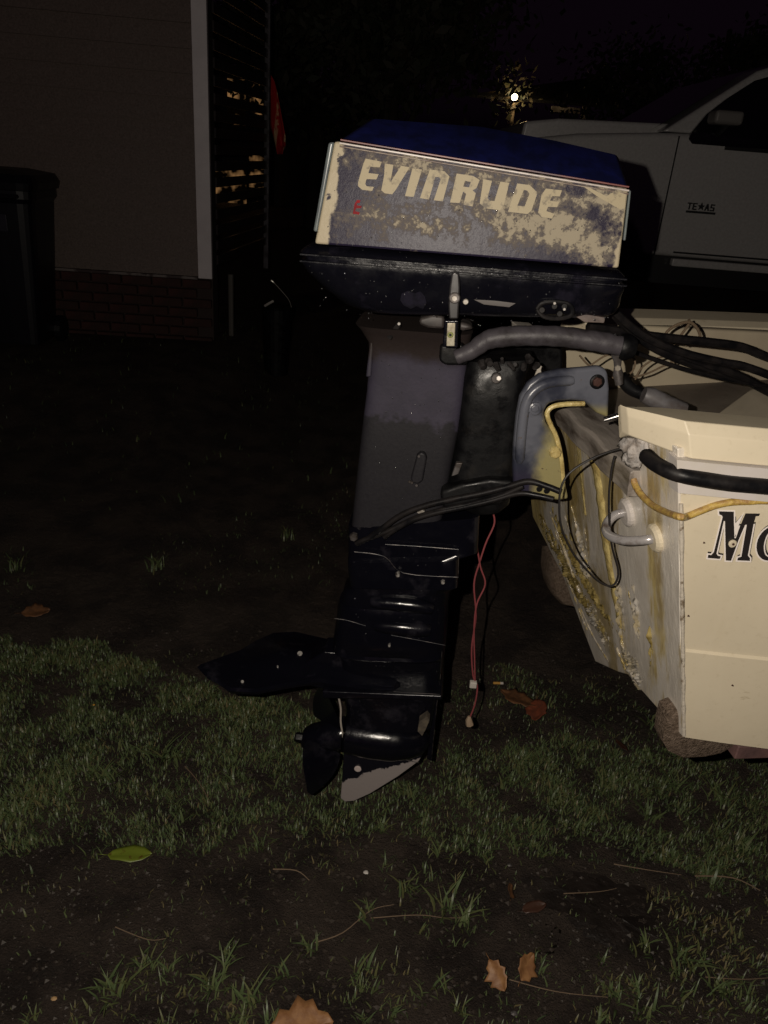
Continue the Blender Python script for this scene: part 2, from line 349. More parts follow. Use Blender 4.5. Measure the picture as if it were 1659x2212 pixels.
# flag beyond the end post
flagm=M('flag_cloth',(.3,.02,.02),.8); n=NT(flagm); wv=n.noise(4,3,sc=(1,1,.6))
stripe=n.step(n.m('SINE',n.m('MULTIPLY',n.m('ADD',n.sep.outputs[0],n.m('MULTIPLY',n.sep.outputs[2],-.06)),70.0)),.35,.8)
blot=n.step(n.noise(11,3,off=(1,2,8)),.40,.52)
n.l(n.mix(n.m('MULTIPLY',stripe,blot),(.50,.016,.018),(.75,.50,.28)),n.b.inputs['Base Color'])
fl0=at_depth(576,150,7.3); V=[];F=[]
outl=[(576,150,578),(577,175,592),(577,205,600),(578,240,607),(580,270,613),(588,295,618),(594,315,618),(599,333,612)]
for i,(xa,yy,xb) in enumerate(outl):
    for k in range(9):
        t=k/8; p=at_depth(xa+(xb-xa)*t,yy,7.3); V.append((p.x-fl0.x,.035*math.sin(t*9+i*.5)*min(1,i/3),p.z-fl0.z))
for i in range(len(outl)-1):
    for k in range(8): F.append((i*9+k,i*9+k+1,(i+1)*9+k+1,(i+1)*9+k))
fo=mesh('flag',V,F,flagm,smooth=True); fo.location=fl0; s_=fo.modifiers.new('t','SOLIDIFY'); s_.thickness=.003
tag(fo,'limp red flag with pale stripes hanging just beyond the slatted screen','flag')
# made-up house behind the screen, glowing panes added for the warm spots
nh=empty('added_house',(-4.2,19,0),0,'made-up distant dark house with added glowing panes behind the slatted screen','house')
G().box((-3,.1,0),(1.2,5,2.95)).build('wall',M('dark_house_wall',(.05,.045,.04),.8),nh)
G().prism([(-3.3,-.2,2.95),(1.5,-.2,2.95),(1.5,2.5,4.2),(-3.3,2.5,4.2)],[(-3.3,-.2,3.05),(1.5,-.2,3.05),(1.5,2.5,4.3),(-3.3,2.5,4.3)]).build('roof',M('dark_roof',(.02,.02,.02),.9),nh)
lit=bpy.data.materials.new('added_glow'); lit.use_nodes=True; t=lit.node_tree; t.nodes.clear()
o_=t.nodes.new('ShaderNodeOutputMaterial'); e_=t.nodes.new('ShaderNodeEmission'); tc=t.nodes.new('ShaderNodeTexCoord'); nz=t.nodes.new('ShaderNodeTexNoise'); nz.inputs['Scale'].default_value=3.6; nz.inputs['Detail'].default_value=2
rm=t.nodes.new('ShaderNodeValToRGB'); rm.color_ramp.elements[0].position=.47; rm.color_ramp.elements[0].color=(.004,.002,.001,1); rm.color_ramp.elements[1].position=.66; rm.color_ramp.elements[1].color=(1,.52,.2,1)
t.links.new(tc.outputs['Object'],nz.inputs[0]); t.links.new(nz.outputs[0],rm.inputs[0]); t.links.new(rm.outputs[0],e_.inputs[0]); e_.inputs[1].default_value=.20; t.links.new(e_.outputs[0],o_.inputs[0])
for (xa,xb,ya,yb) in ((492,530,172,268),(540,569,182,246),(462,532,368,440),(538,570,322,404)):
    A=at_depth(xa,yb,18.98); B=at_depth(xb,ya,18.98)
    x0,x1=A.x+4.2,B.x+4.2; z0,z1=A.z,B.z
    w=G().box((x0-.05,0,z0-.05),(x1+.05,.1,z1+.05)).build('glow_frame',M('glow_frame_dark',(.04,.03,.03),.6),nh)
    G().box((x0,-.02,z0),(x1,-.004,z1)).build('glow_pane',lit,w)
# ---------------------------------------------------------------- rubbish bin
bnm=M('black_plastic',(.004,.004,.007),.45,bump=(20,.2,.002))
bb=at_depth(58,740,5.0); bin_=empty('wheeled_bin',(bb.x,bb.y,bb.z-.02),math.radians(4),'tall black wheeled rubbish bin with closed lid against the tan house','bin')
def ringbox(hx,hy,z,n_=6,seg=24,ox=0):
    R=[]
    for k in range(seg):
        a_=2*math.pi*k/seg; c_=math.cos(a_); s2=math.sin(a_); R.append((ox+hx*math.copysign(abs(c_)**(2/n_),c_),hy*math.copysign(abs(s2)**(2/n_),s2),z))
    return R
G().rings([ringbox(.17,.2,.06),ringbox(.24,.27,1.02),ringbox(.26,.29,1.05),ringbox(.26,.29,1.1)]).build('body',bnm,bin_,smooth=False)
G().rings([ringbox(.275,.31,1.105),ringbox(.285,.32,1.15),ringbox(.26,.29,1.2),ringbox(.12,.16,1.225)]).build('lid',bnm,bin_)
G().tube([(-.18,-.32,1.07),(-.18,-.36,1.07),(.18,-.36,1.07),(.18,-.32,1.07)],.014,8).build('handle',bnm,bin_)
for s in (-1,1): G().tube([(s*.17,.2,.1),(s*.215,.2,.1)],.1,16).build('wheel',bnm,bin_)
for q in range(2): G().box((-.12+q*.13,-.285,.84),(-.05+q*.13,-.268,.95)).build('label_plate',M('grey_plate',(.03,.03,.04),.3),bin_,bev=.003)
bin_.scale=(.88,.88,.88)
# dark bucket with bright metal bits
bkY=5.2; bb2=at_depth(598,700,bkY); zg_=gz(bb2.x,bkY); zr_=at_depth(588,668,bkY-.15).z-zg_
buck=empty('bucket',(bb2.x,bkY,zg_),0,'black bucket with two glinting metal bits on the dark lawn left of the outboard','bucket')
G().rings([ringbox(.08,.08,.0,2),ringbox(.105,.105,zr_*.96,2),ringbox(.11,.11,zr_,2)]).build('body',blackm,buck)
brm_=M('bright_metal',(.8,.78,.7),.3,.6)
A_=at_depth(572,661,bkY-.155); B_=at_depth(582,655,bkY-.16); C_=at_depth(591,650,bkY-.155)
o0=Vector((bb2.x,bkY,zg_))
G().tube(smooth_path([A_-o0,B_-o0,C_-o0],4),.008,8).build('handle',brm_,buck,smooth=True)
A_=at_depth(586,606,bkY-.1); B_=at_depth(594,613,bkY-.1)
G().tube(smooth_path([Vector((.10,-.03,zr_)),Vector((.08,-.06,zr_+.06)),B_-o0,A_-o0],3),[.0018]*7+[.006]*2+[.009],8).build('bail',brm_,buck,smooth=True)
# ---------------------------------------------------------------- pickup truck
TY=5.0
def tq(px,py): p=at_depth(px,py,TY); return (p.x,p.z)
tx0,tz=tq(1440,283); TR=empty('pickup_truck',(tx0,TY,.48),0,'white pickup truck parked behind the boat, cab door facing the camera','truck')
def q(px,py): x,z=tq(px,py); return (x-tx0,z-.48)
trk=M('white_truck_paint',(.44,.43,.42),.3,coat=.3,c2=(.35,.34,.335),scale=70,lo=.35,hi=.7)
tdk=M('truck_black_trim',(.012,.012,.013),.4); tgl=M('dark_glass',(.006,.006,.008),.05,coat=1.)
tyre=M('tyre',(.012,.012,.012),.8)
zb=q(1440,283)[1]; zr=q(1450,563)[1]; zw=q(1487,305)[1]
Z=lambda *a:[(x,z) for x,z in a]
# lower side outline: fender, arch, rocker, rear arch, bed
L=5.3
def arch(cx,r,zbase,n_=10,rev=True):
    return [(cx+r*math.cos(math.pi*k/n_)*(1 if rev else -1), zbase+r*math.sin(math.pi*k/n_)) for k in range(n_+1)]
fx=-.42; rx_=3.05; ar=.46; base=zr
ft=q(1155,297); xf=ft[0]-.2
prof=[(xf,base),(xf-.02,.80),(xf+.06,1.05),(ft[0]-.1,ft[1]-.04),(ft[0],ft[1]),q(1249,288),q(1430,286)]
prof+=[(.25,zb+.0),(1.2,zb-.02),(2.05,zb-.02),(2.06,zb-.08),(L-1.05,zb-.1),(L-1.05,base)]
prof+=[(x,z) for x,z in arch(rx_,ar,base-.12) if z>base][0:]
prof+=[(x,z) for x,z in arch(fx,ar,base-.12) if z>base]
G().prism([(x,0,z) for x,z in prof],[(x,1.85,z) for x,z in prof]).build('body',trk,TR,bev=.03,seg=3)
# hood hump
hp=[(xf+.12,1.0),(xf+.15,zb+.0),(xf+.35,zb+.03),(.1,zb+.05),(.45,zb+.02),(.45,1.0)]
G().prism([(x,.16,z) for x,z in hp],[(x,1.69,z) for x,z in hp]).build('hood',trk,TR,bev=.02)
# cab upper
pa=q(1432,284); pb=q(1659,150); pc=(pb[0]+.25,pb[1]+.1)
cab=[pa,(pb[0]-.02,pb[1]),pc,(1.75,pc[1]+.0),(2.0,zb)]
cabn=[(pa[0]+.11,0,pa[1]-.02)]
G().prism([(x,.02+.12*(z-zb)/.55,z) for x,z in cab],[(x,1.83-.12*(z-zb)/.55,z) for x,z in cab]).build('cab',trk,TR,bev=.02)
win=[q(1487,300),q(1494,285),q(1530,245),q(1575,212),q(1640,172),q(1690,158),(1.62,pc[1]-.09),(1.78,zw-.01),(q(1495,308)[0],zw-.012)]
def cabw(z): return -.006+.12*max(0,(z-zb))/.55+.012
wo_=G().prism([(x,cabw(z)-.012,z) for x,z in win],[(x,cabw(z)+.02,z) for x,z in win]).build('side_window',tgl,TR)
ws=[(pa[0]+.1,0,pa[1]+.03),(pb[0]-.0,0,pb[1]-.02)]
G().add([(pa[0]-.03,.12,pa[1]+.01),(pa[0]-.03,1.73,pa[1]+.01),(pb[0]-.03,1.6,pb[1]+.01),(pb[0]-.03,.25,pb[1]+.01)],[(0,1,2,3)]).build('windshield',tgl,TR)
dx=q(1466,300)[0]
G().box((dx-.004,-.0035,zr+.02),(dx+.004,.02,zb-.02)).build('door_gap',tdk,TR)
G().box((1.72,-.0035,zr+.02),(1.727,.02,zb-.02)).build('door_gap',tdk,TR)
rk=[q(1452,556),q(1659,568)]
G().box((rk[0][0],-.02,zr-.03),(2.4,.03,zr+.015)).build('rocker_trim',trk,TR,bev=.008)
G().box((rk[0][0],-.004,zr+.045),(2.4,.01,zr+.055)).build('body_crease',tdk,TR)
G().box((.35,-.012,zw-.03),(1.75,.01,zw-.012)).build('belt_trim',tdk,TR)
a0=q(1523,270); a1=q(1590,245)
mi=G().box((a0[0]-.02,-.2,a0[1]-.0),(a1[0]-.02,-.06,a1[1]-.0)).build('mirror',M('mirror_housing_pale',(.16,.15,.14),.5),TR,bev=.02,seg=3)
G().tube([(a0[0]+.1,-.1,a0[1]+.02),(a0[0]+.08,.03,a0[1]-.06)],.02,8).build('mirror_arm',tdk,TR)
G().tube([(.95,-.035,zw-.18),(1.0,-.04,zw-.18),(1.15,-.04,zw-.18),(1.2,-.035,zw-.18)],.016,8).build('door_handle',trk,TR)
for cx in (fx,rx_):
    for yy in (.02,1.6):
        w=G().tube([(cx,yy,.37),(cx,yy+.01,.37),(cx,yy+.22,.37),(cx,yy+.23,.37)],[.34,.37,.37,.34],28).build('wheel',tyre,TR)
        G().tube([(cx,yy-.005,.37),(cx,yy+.02,.37)],[.17,.22],20).build('rim',M('rim_dull',(.05,.05,.05),.6,.5),w)
G().box((xf-.12,.02,.38),(xf+.05,1.83,.6)).build('bumper',tdk,TR,bev=.03)
G().box((xf+.0,.05,.4),(L-1.1,1.8,base+.05)).build('chassis',tdk,TR)
G().box((2.1,.1,.5),(L-1.1,1.75,.55)).build('bed_floor',tdk,TR)
# badge  TE*AS over a bar
def flat_poly(polys,holes=()):
    cu=bpy.data.curves.new('c','CURVE'); cu.dimensions='2D'; cu.fill_mode='BOTH'
    for P in list(polys)+list(holes):
        s=cu.splines.new('POLY'); s.points.add(len(P)-1)
        for i,(x,y) in enumerate(P): s.points[i].co=(x,y,0,1)
        s.use_cyclic_u=True
    ob=bpy.data.objects.new('c',cu); col.objects.link(ob); dg=bpy.context.evaluated_depsgraph_get(); me=ob.evaluated_get(dg).to_mesh()
    V=[tuple(v.co) for v in me.vertices]; F=[tuple(p.vertices) for p in me.polygons]; ob.evaluated_get(dg).to_mesh_clear()
    bpy.data.objects.remove(ob); bpy.data.curves.remove(cu); return V,F
def solid(name,polys,holes,f0,f1,m,parent,**k):
    """flat lettering: polygons, mapped by f0 (face) and f1 (back) to 3D, with edge thickness"""
    V,F=flat_poly(polys,holes); n_=len(V); VV=[f0(x,y) for x,y,_ in V]+[f1(x,y) for x,y,_ in V]
    FF=[f for f in F]+[tuple(i+n_ for i in f[::-1]) for f in F]
    from collections import Counter
    E=Counter(); D={}
    for f in F:
        for i in range(len(f)):
            a_,b2=f[i],f[(i+1)%len(f)]; E[frozenset((a_,b2))]+=1; D[frozenset((a_,b2))]=(a_,b2)
    for e,cn in E.items():
        if cn==1: a_,b2=D[e]; FF.append((b2,a_,a_+n_,b2+n_))
    return mesh(name,VV,FF,m,parent,**k)
b0=q(1482,452); bdg=None
u=.0028
def L5(ch):
    return {'T':[[(0,9),(0,11),(8,11),(8,9),(5,9),(5,0),(3,0),(3,9)]],
    'E':[[(0,0),(0,11),(7,11),(7,9),(2,9),(2,6.5),(6,6.5),(6,4.5),(2,4.5),(2,2),(7,2),(7,0)]],
    'A':[[(0,0),(3,11),(5,11),(8,0),(6,0),(5.2,3),(2.8,3),(2,0)]],
    'S':[[(0,0),(0,2),(5,2),(5,4.5),(0,4.5),(0,11),(7,11),(7,9),(2,9),(2,6.5),(7,6.5),(7,0)]]}[ch]
badge=None; xx=b0[0]; 
bw=q(1548,456)[0]-b0[0]; u=bw/52
body_badge=solid('badge',[[(0,-5),(0,-1.5),(50,-1.5),(50,-5)]],(),lambda x,y:(b0[0]+x*u,-.010,b0[1]+y*u-.0),lambda x,y:(b0[0]+x*u,.004,b0[1]+y*u),tdk,TR)
cx=0
for ch in ('T','E','*','A','S'):
    if ch=='*': P=[[(cx+5+6.5*(1 if k%2==0 else .42)*math.sin(math.pi*k/5),6+6.5*(1 if k%2==0 else .42)*math.cos(math.pi*k/5)) for k in range(10)]]; wd=11
    else: P=[[(x+cx,y) for x,y in p] for p in L5(ch)]; wd=9.5
    solid('letter',P,(),lambda x,y:(b0[0]+x*u,-.011,b0[1]+y*u),lambda x,y:(b0[0]+x*u,.004,b0[1]+y*u),tdk,body_badge); cx+=wd

# ---------------------------------------------------------------- far background: trees, lamp, porch
barkm=M('bark',(.05,.04,.03),.9,bump=(20,.8,.02)); leafd=M('dark_foliage',(.035,.045,.022),.7,c2=(.06,.05,.03),scale=3)
def tree(x,y,h,rw,rh,cz,nl,seed,label,ls=.07):
    r=random.Random(seed); root=empty('tree',(x,y,0),0,label,'tree')
    g=G(); top=Vector((r.uniform(-.2,.2),r.uniform(-.2,.2),h*.75)); g.tube([(0,0,0),(.05,.03,h*.3),top],[.16,.12,.04],10)
    limbs=[]
    for k in range(9):
        a=r.uniform(0,6.28); s=Vector((0,0,h*r.uniform(.25,.6))); e=Vector((math.cos(a)*rw*.8,math.sin(a)*rw*.8,cz+r.uniform(-.6,.8)*rh)); m_=(s+e)/2+Vector((0,0,-.15)); g.tube([s,m_,e],[.05,.03,.01],6); limbs+= [m_,e]
    g.build('trunk',barkm,root,smooth=True)
    rg=np.random.default_rng(seed); cl=[]
    for k in range(60):
        d=rg.normal(size=3); d/=np.linalg.norm(d); rr=rg.uniform(.45,1)**.6; cl.append((d[0]*rw*rr,d[1]*rw*rr,cz+d[2]*rh*rr,rg.uniform(.15,.42)))
    V=[];F=[]
    for i in range(nl):
        c_=cl[rg.integers(60)]; p=np.array(c_[:3])+rg.normal(size=3)*c_[3]*np.array([1,1,.7]); a=rg.normal(size=3);a/=np.linalg.norm(a); b=np.cross(a,rg.normal(size=3)); b/=np.linalg.norm(b); L_=ls*rg.uniform(.6,1.3)
        k=len(V); V+= [p-a*L_,p+b*L_*.45,p+a*L_,p-b*L_*.45]; F.append((k,k+1,k+2,k+3))
    me=bpy.data.meshes.new('crown'); me.from_pydata([tuple(v) for v in V],[],F); me.materials.append(leafd); o=bpy.data.objects.new('crown',me); col.objects.link(o); o.parent=root
    return root
tree(-.35,10.0,4.6,1.15,1.1,3.2,11000,5,'dark leafy tree behind the motor, lit faintly between house and truck')
tree(5.2,15.0,5,2.6,1.3,2.4,12000,8,'darker bushy tree behind the truck cab')
tree(-1.7,14.5,5,1.5,1.4,3.0,8000,13,'dim tree just right of the red flag',.08)
lm=at_depth(1115,208,20)
post=empty('yard_lamp',(lm.x,20.3,0),0,'glowing round lamp on a post far behind the motor hood','lamp')
G().tube([(0,0,0),(0,0,lm.z-.12)],.045,10).build('post',M('lamp_post_paint',(.3,.26,.2),.6),post)
em=bpy.data.materials.new('lamp_glow'); em.use_nodes=True; e=em.node_tree.nodes['Principled BSDF']; e.inputs['Emission Color'].default_value=(1,.83,.5,1); e.inputs['Emission Strength'].default_value=9
V=[];
bmm=bmesh.new(); bmesh.ops.create_icosphere(bmm,subdivisions=2,radius=.075)
gm=bpy.data.meshes.new('globe'); bmm.to_mesh(gm); bmm.free(); gm.materials.append(em); go=bpy.data.objects.new('globe',gm); col.objects.link(go); go.parent=post; go.location=(0,0,lm.z)
for p in gm.polygons: p.use_smooth=True
pl=bpy.data.lights.new('yard_lamp_bulb','POINT'); pl.energy=9; pl.color=(1,.65,.3); pl.shadow_soft_size=.1
po=bpy.data.objects.new('yard_lamp_bulb',pl); col.objects.link(po); po.location=(lm.x,19.95,lm.z)
# branch and leaves by the lamp
g=G(); rg=np.random.default_rng(4)
V=[];F=[]
for i in range(230):
    p=np.array([lm.x+rg.normal()*.28-.1,20.15+rg.normal()*.15,lm.z+.1+rg.normal()*.32]); 
    if abs(p[0]-lm.x)<.12 and abs(p[2]-lm.z)<.12: continue
    a=rg.normal(size=3)*.05; b=rg.normal(size=3)*.03; k=len(V); V+=[p-a,p+b,p+a,p-b]; F.append((k,k+1,k+2,k+3))
sh=mesh('shrub',V,F,leafd); tag(sh,'leafy vine clinging round the glowing lamp post','shrub')
pd=at_depth(1262,232,20)
ph=empty('porch',(pd.x,20.4,0),0,'pale porch beam and post of a far house, right of the glowing lamp','porch')
pw=M('porch_white',(.6,.58,.5),.6,c2=(.2,.18,.15),scale=3)
a_=at_depth(1192,231,20.4); b2=at_depth(1258,238,20.4)
G().box((a_.x-pd.x,0,b2.z-.08),(b2.x-pd.x-.05,.1,b2.z+.04)).build('beam',pw,ph)
G().box((b2.x-pd.x,-.02,0),(b2.x-pd.x+.1,.1,b2.z+.1)).build('post',pw,ph)
G().prism([(-2.6,.3,b2.z+.1),(1.2,.3,b2.z+.1),(1.2,3,b2.z+1)],[(-2.6,.3,b2.z+.16),(1.2,.3,b2.z+.16),(1.2,3,b2.z+1.05)]).build('roof',M('porch_roof',(.02,.02,.02),.9),ph)
hl=G().box((-1.8,0,0),(1.5,.3,1.9)).build('hedge',leafd)
hl.location=(3.9,20.9,0); hl.dimensions=hl.dimensions; tag(hl,'dark clipped hedge below the far porch','hedge')

exec_boat=True
# ---------------------------------------------------------------- boat
boat=empty('boat',ML.translation,PSI,'cream fibreglass motorboat with dirty transom, black rub rail and large black letters','boat')
def hb(s): return .44+.13*(1-math.exp(-s/.55))
def lt(z): return .487-(z-.625)*.265
LEN=3.6
def taper(s): 
    t=max(0,(s-1.9)/(LEN-1.9)); return (1-t**2.2)
rows=[(0,.458),(.14,.535),(.20,.572),(.44,.622),(.440,.802),(.436,.806),(.437,1.09)]   # half width at the stern, height
Ss=[0,.06,.15,.3,.5,.75,1.,1.4,1.9,2.3,2.7,3.,3.3,3.5,3.6]
def hull_pt(r,s,sgn,inset=0.):
    w0,z=r; f=hb(s)/.44*max(taper(s),.02); rise=.32*max(0,(s-1.5)/2.1)**2
    zz=z+rise*(1.1-z)*1.5-(.035*min(s,1.)*(1 if z<.7 else 0))
    return Vector((lt(z)+s,sgn*max(0,(w0*f-inset)),zz))
g=G(); V=[];F=[]
prof_=[(r,-1) for r in rows[::-1]]+[(r,1) for r in rows[1:]]
for s in Ss: V+=[hull_pt(r,s,sg) for r,sg in prof_]
m_=len(prof_)
for i in range(len(Ss)-1):
    for k in range(m_-1): F.append((i*m_+k,i*m_+k+1,(i+1)*m_+k+1,(i+1)*m_+k))
hull=mesh('hull',V,F,gel,boat)
for p in hull.data.polygons: p.use_smooth=False
sf=hull.modifiers.new('s','SOLIDIFY'); sf.thickness=.012; sf.offset=-1
# transom slab with motor notch
zn=1.03
out=[(-.437,1.09),(-.437,1.15),(-.34,1.15),(-.33,1.13),(-.285,zn),(.285,zn),(.33,1.13),(.34,1.15),(.437,1.15),(.437,1.09),(.436,.806),(.44,.802),(.44,.622),(.2,.572),(.14,.535),(0,.458),(-.14,.535),(-.2,.572),(-.44,.622),(-.44,.802),(-.436,.806)]
A=[Vector((lt(z)-.004,w,z)) for w,z in out]; B=[Vector((lt(z)+.04,w*.985,z)) for w,z in out]
# subdivided front face so that it can undulate
tr_o=G().prism(A,B).build('transom',trm,boat,bev=.006,seg=3)
# wood cap board in the notch
bz=1.058
P=[(-.31,0),(.2,0)]
g=G(); 
n_=14; rs=[]
for i in range(n_):
    w=-.30+.5*i/(n_-1); e=.0025*math.sin(i*1.7)
    rs.append([(lt(bz)-.016+e,w,bz-.045),(lt(bz)-.020+e,w,bz-.002),(lt(bz)-.014,w,bz+.002+e),(lt(bz)+.052,w,bz+.004),(lt(bz)+.055,w,bz-.045)])
g.rings(rs).build('wood_cap_board',woodm,boat,bev=.002)
G().tube(smooth_path([tpl(1208,905,.004),tpl(1250,945,.006),tpl(1300,992,.006),tpl(1356,1048,.006)],6),.0055,8).build('rusty_strip',M('rusty_strip_iron',(.05,.025,.016),.4,c2=(.015,.01,.009),scale=60,bump=(90,1.,.004),coat=.5),boat,smooth=True)
# yellow sealant runs on the transom
def run(pts,r,flat=.45,m=yelm,name='sealant_run',lab=None):
    P=smooth_path([tpl(x,y,.002) for x,y in pts],5); n0=len(P); R=[]
    rr=[r[0]+(r[1]-r[0])*i/(n0-1) for i in range(n0)]
    rg=random.Random(len(pts)*7+int(pts[0][0]))
    rr=[q_*rg.uniform(.85,1.15) for q_ in rr]
    g=G().tube(P,rr,10)
    for v in g.V:
        d=(v-TP).dot(TN); v-=TN*(d*(1-flat)) if True else 0
    return g.build(name,m,boat,smooth=True,label=lab)
run([(1276,935),(1288,1000),(1300,1080),(1310,1170),(1322,1240),(1333,1300),(1342,1350)],(.024,.014),.45)
run([(1300,1040),(1310,1120),(1322,1200),(1328,1260)],(.006,.008))
run([(1190,905),(1204,960),(1216,1030),(1224,1085)],(.014,.007),.5)
run([(1248,960),(1258,1040),(1266,1110)],(.006,.010),.5)
run([(1224,1105),(1232,1140),(1236,1165)],(.008,.014),.4)
resin=M('wet_resin',(.62,.55,.46),.14,c2=(.50,.38,.14),scale=30,bump=(130,1.,.006),coat=1.,spec=.8)
def wetrun(pts,r,seed):
    P=smooth_path([tpl(x,y,.001) for x,y in pts],9); n0=len(P); g=G(); rg=random.Random(seed)
    R=[r*(.25+.75*math.sin(math.pi*min(1,(i+.5)/n0))**.5)*rg.uniform(.7,1.2) for i in range(n0)]
    P=[p+Vector((rg.uniform(-1,1),rg.uniform(-1,1),0))*.0012 for p in P]
    g.tube(P,R,10); return g.build('resin_run',resin,boat,smooth=True)
for k_,(P_,r_) in enumerate((([(1212,1085),(1232,1140),(1252,1190),(1262,1222)],.005),([(1236,1090),(1252,1150),(1270,1210),(1280,1250)],.007),([(1262,1120),(1270,1170),(1278,1215)],.0035),([(1336,1235),(1340,1310),(1346,1380),(1360,1440),(1378,1480)],.006),
    ([(1356,1245),(1366,1310),(1374,1372)],.0035),([(1172,1115),(1195,1170),(1225,1240),(1255,1320),(1275,1370)],.006),([(1190,1105),(1215,1170),(1240,1240),(1268,1310)],.007),([(1255,1310),(1282,1370),(1318,1430)],.006),([(1268,1290),(1296,1350),(1330,1415)],.005),([(1190,1110),(1215,1190),(1240,1270)],.004),([(1330,1385),(1348,1430),(1368,1462)],.006))): wetrun(P_,r_,k_)
def ribbon(pts,hwpx,seed,m,amp=.0095):
    C=[(x,y) for x,y in pts]; path=smooth_path([(x,y,0) for x,y in C],14); V=[];F=[]; nc=16
    for i,c in enumerate(path):
        t=i/(len(path)-1); e=math.sin(math.pi*(.06+.88*t))**.5
        for k in range(nc):
            u=-1+2*k/(nc-1); wv=1+.35*mnoise.noise(Vector((t*6,u,seed)))
            p=tpl(c.x+u*hwpx*e*wv,c.y,0); q=Vector((p.x*1,p.y*1,p.z*.28))*105
            h=abs(mnoise.noise(q+Vector((seed,0,0))))*1.3+.5*mnoise.noise(q*2.3); f=(1-u*u)**.5*e
            V.append(p-TN*(.0004+amp*f*max(0,.35+h)*1.0-.0006*(1-f)))
    for i in range(len(path)-1):
        for k in range(nc-1): F.append((i*nc+k,i*nc+k+1,(i+1)*nc+k+1,(i+1)*nc+k))
    return mesh('resin_patch',V,F,m,boat,smooth=True)
def sub(P,n_=5):
    out=[]
    for a,b in zip(P[:-1],P[1:]):
        for i in range(n_): out.append((a[0]+(b[0]-a[0])*i/n_,a[1]+(b[1]-a[1])*i/n_))
    return out+[P[-1]]
amber=M('amber_resin',(.20,.145,.04),.12,c2=(.42,.33,.13),scale=26,coat=1.,spec=.8); greyr=M('grey_resin',(.46,.43,.39),.12,c2=(.40,.33,.2),scale=20,coat=1.,spec=.8)
for k_,(P_,h_,m_) in enumerate((([(1250,1125),(1262,1200),(1276,1262)],13,greyr),([(1338,1235),(1344,1320),(1350,1400)],10,greyr),([(1350,1395),(1370,1440),(1388,1490)],17,greyr),([(1370,1255),(1378,1330),(1384,1380)],7,greyr),([(1262,1285),(1290,1340),(1318,1400)],15,greyr),
    ([(1162,1095),(1195,1165),(1232,1240),(1278,1320),(1330,1400)],15,amber),([(1195,1090),(1222,1160),(1260,1240),(1300,1310),(1340,1370)],11,amber),([(1408,1350),(1412,1400),(1409,1440)],4,amber))):
    ribbon(sub(P_),h_,k_*3.7,m_)
# near quarter: cap, rub rail, white flange
def section_sweep(name,sec,ls,m,**k):
    """sec: list of (dw,z) at the near side; ls: list of (l0,s) stations"""
    rs=[]
    for s in ls:
        f=hb(s)*max(taper(s),.02); rise=.0
        rs.append([Vector((lt(z)+s+dl,-(f+dw),z+.32*max(0,(s-1.5)/2.1)**2*.1)) for dw,z,dl in sec])
    return rs
capsec=[(-.125,1.170,0),(-.10,1.181,0),(-.016,1.188,0),(-.004,1.172,0),(.002,1.138,0),(-.125,1.12,0)]
st=[.0,.02,.05,.1,.2,.4,.7,1.,1.5,2.,2.5]
for sg in (1,-1):
    rs=[]
    for j,s in enumerate([-.048,-.044,.012]+st[2:] if sg>0 else [.15,.155,.17]+st[4:]):
        f=hb(max(s,0)); sh_={0:.1,1:.25}.get(j,1.)
        c0=-.11; ring=[]
        for dw,z,dl in capsec:
            dw2=c0+(dw-c0)*sh_; z2=1.155+(z-1.155)*max(sh_,.85)
            ring.append(Vector((lt(z2)+s,-sg*(f*max(taper(max(s,0)),.02)+dw2),z2)))
        rs.append(ring)
    gc_=G().rings(rs).build('gunwale_cap',gel,boat,bev=.005,seg=3); gc_.modifiers['bevel'].angle_limit=math.radians(7)
    fl=[(.006,1.136),(.008,1.086),(-.02,1.084),(-.02,1.138)]
    rs=[[Vector((lt(z)+s-.01,-sg*(hb(max(s,0))*max(taper(max(s,0)),.02)+dw),z)) for dw,z in fl] for s in st]
    G().rings(rs).build('gunwale_flange',whitep,boat)
    pts=[Vector((lt(1.112)+s-.0,-sg*(hb(max(s,0))*max(taper(max(s,0)),.02)+.012),1.110)) for s in st]
    pts=[Vector((lt(1.12)-.030,-sg*.380,1.120)),Vector((lt(1.12)-.024,-sg*.412,1.115)),Vector((lt(1.12)-.004,-sg*.444,1.113))]+pts[2:]
    G().tube(smooth_path(pts,4),[.008]+[.0118]*(4*(len(pts)-1)),12).build('rub_rail',rubber,boat,smooth=True)
# white ragged sealant on the quarter corner
rg=random.Random(5)
wh=M('white_sealant',(.50,.47,.45),.5,c2=(.25,.21,.18),scale=40,lo=.4,hi=.7,bump=(40,1.,.006))
bmm=bmesh.new(); bmesh.ops.create_icosphere(bmm,subdivisions=4,radius=1); sm_=bpy.data.meshes.new('corner_sealant')
c_=tpl(1380,958,.008)
for v_ in bmm.verts:
    d=v_.co.copy(); k_=1+.45*mnoise.noise(d*2.3)+.22*mnoise.noise(d*6)+.10*mnoise.noise(d*15)
    v_.co=c_+Vector((d.x*.020,d.y*.034-d.z*.012,d.z*.038))*k_
bmm.to_mesh(sm_); bmm.free(); sm_.materials.append(wh); so_=bpy.data.objects.new('corner_sealant',sm_); col.objects.link(so_); so_.parent=boat
for p in sm_.polygons: p.use_smooth=True
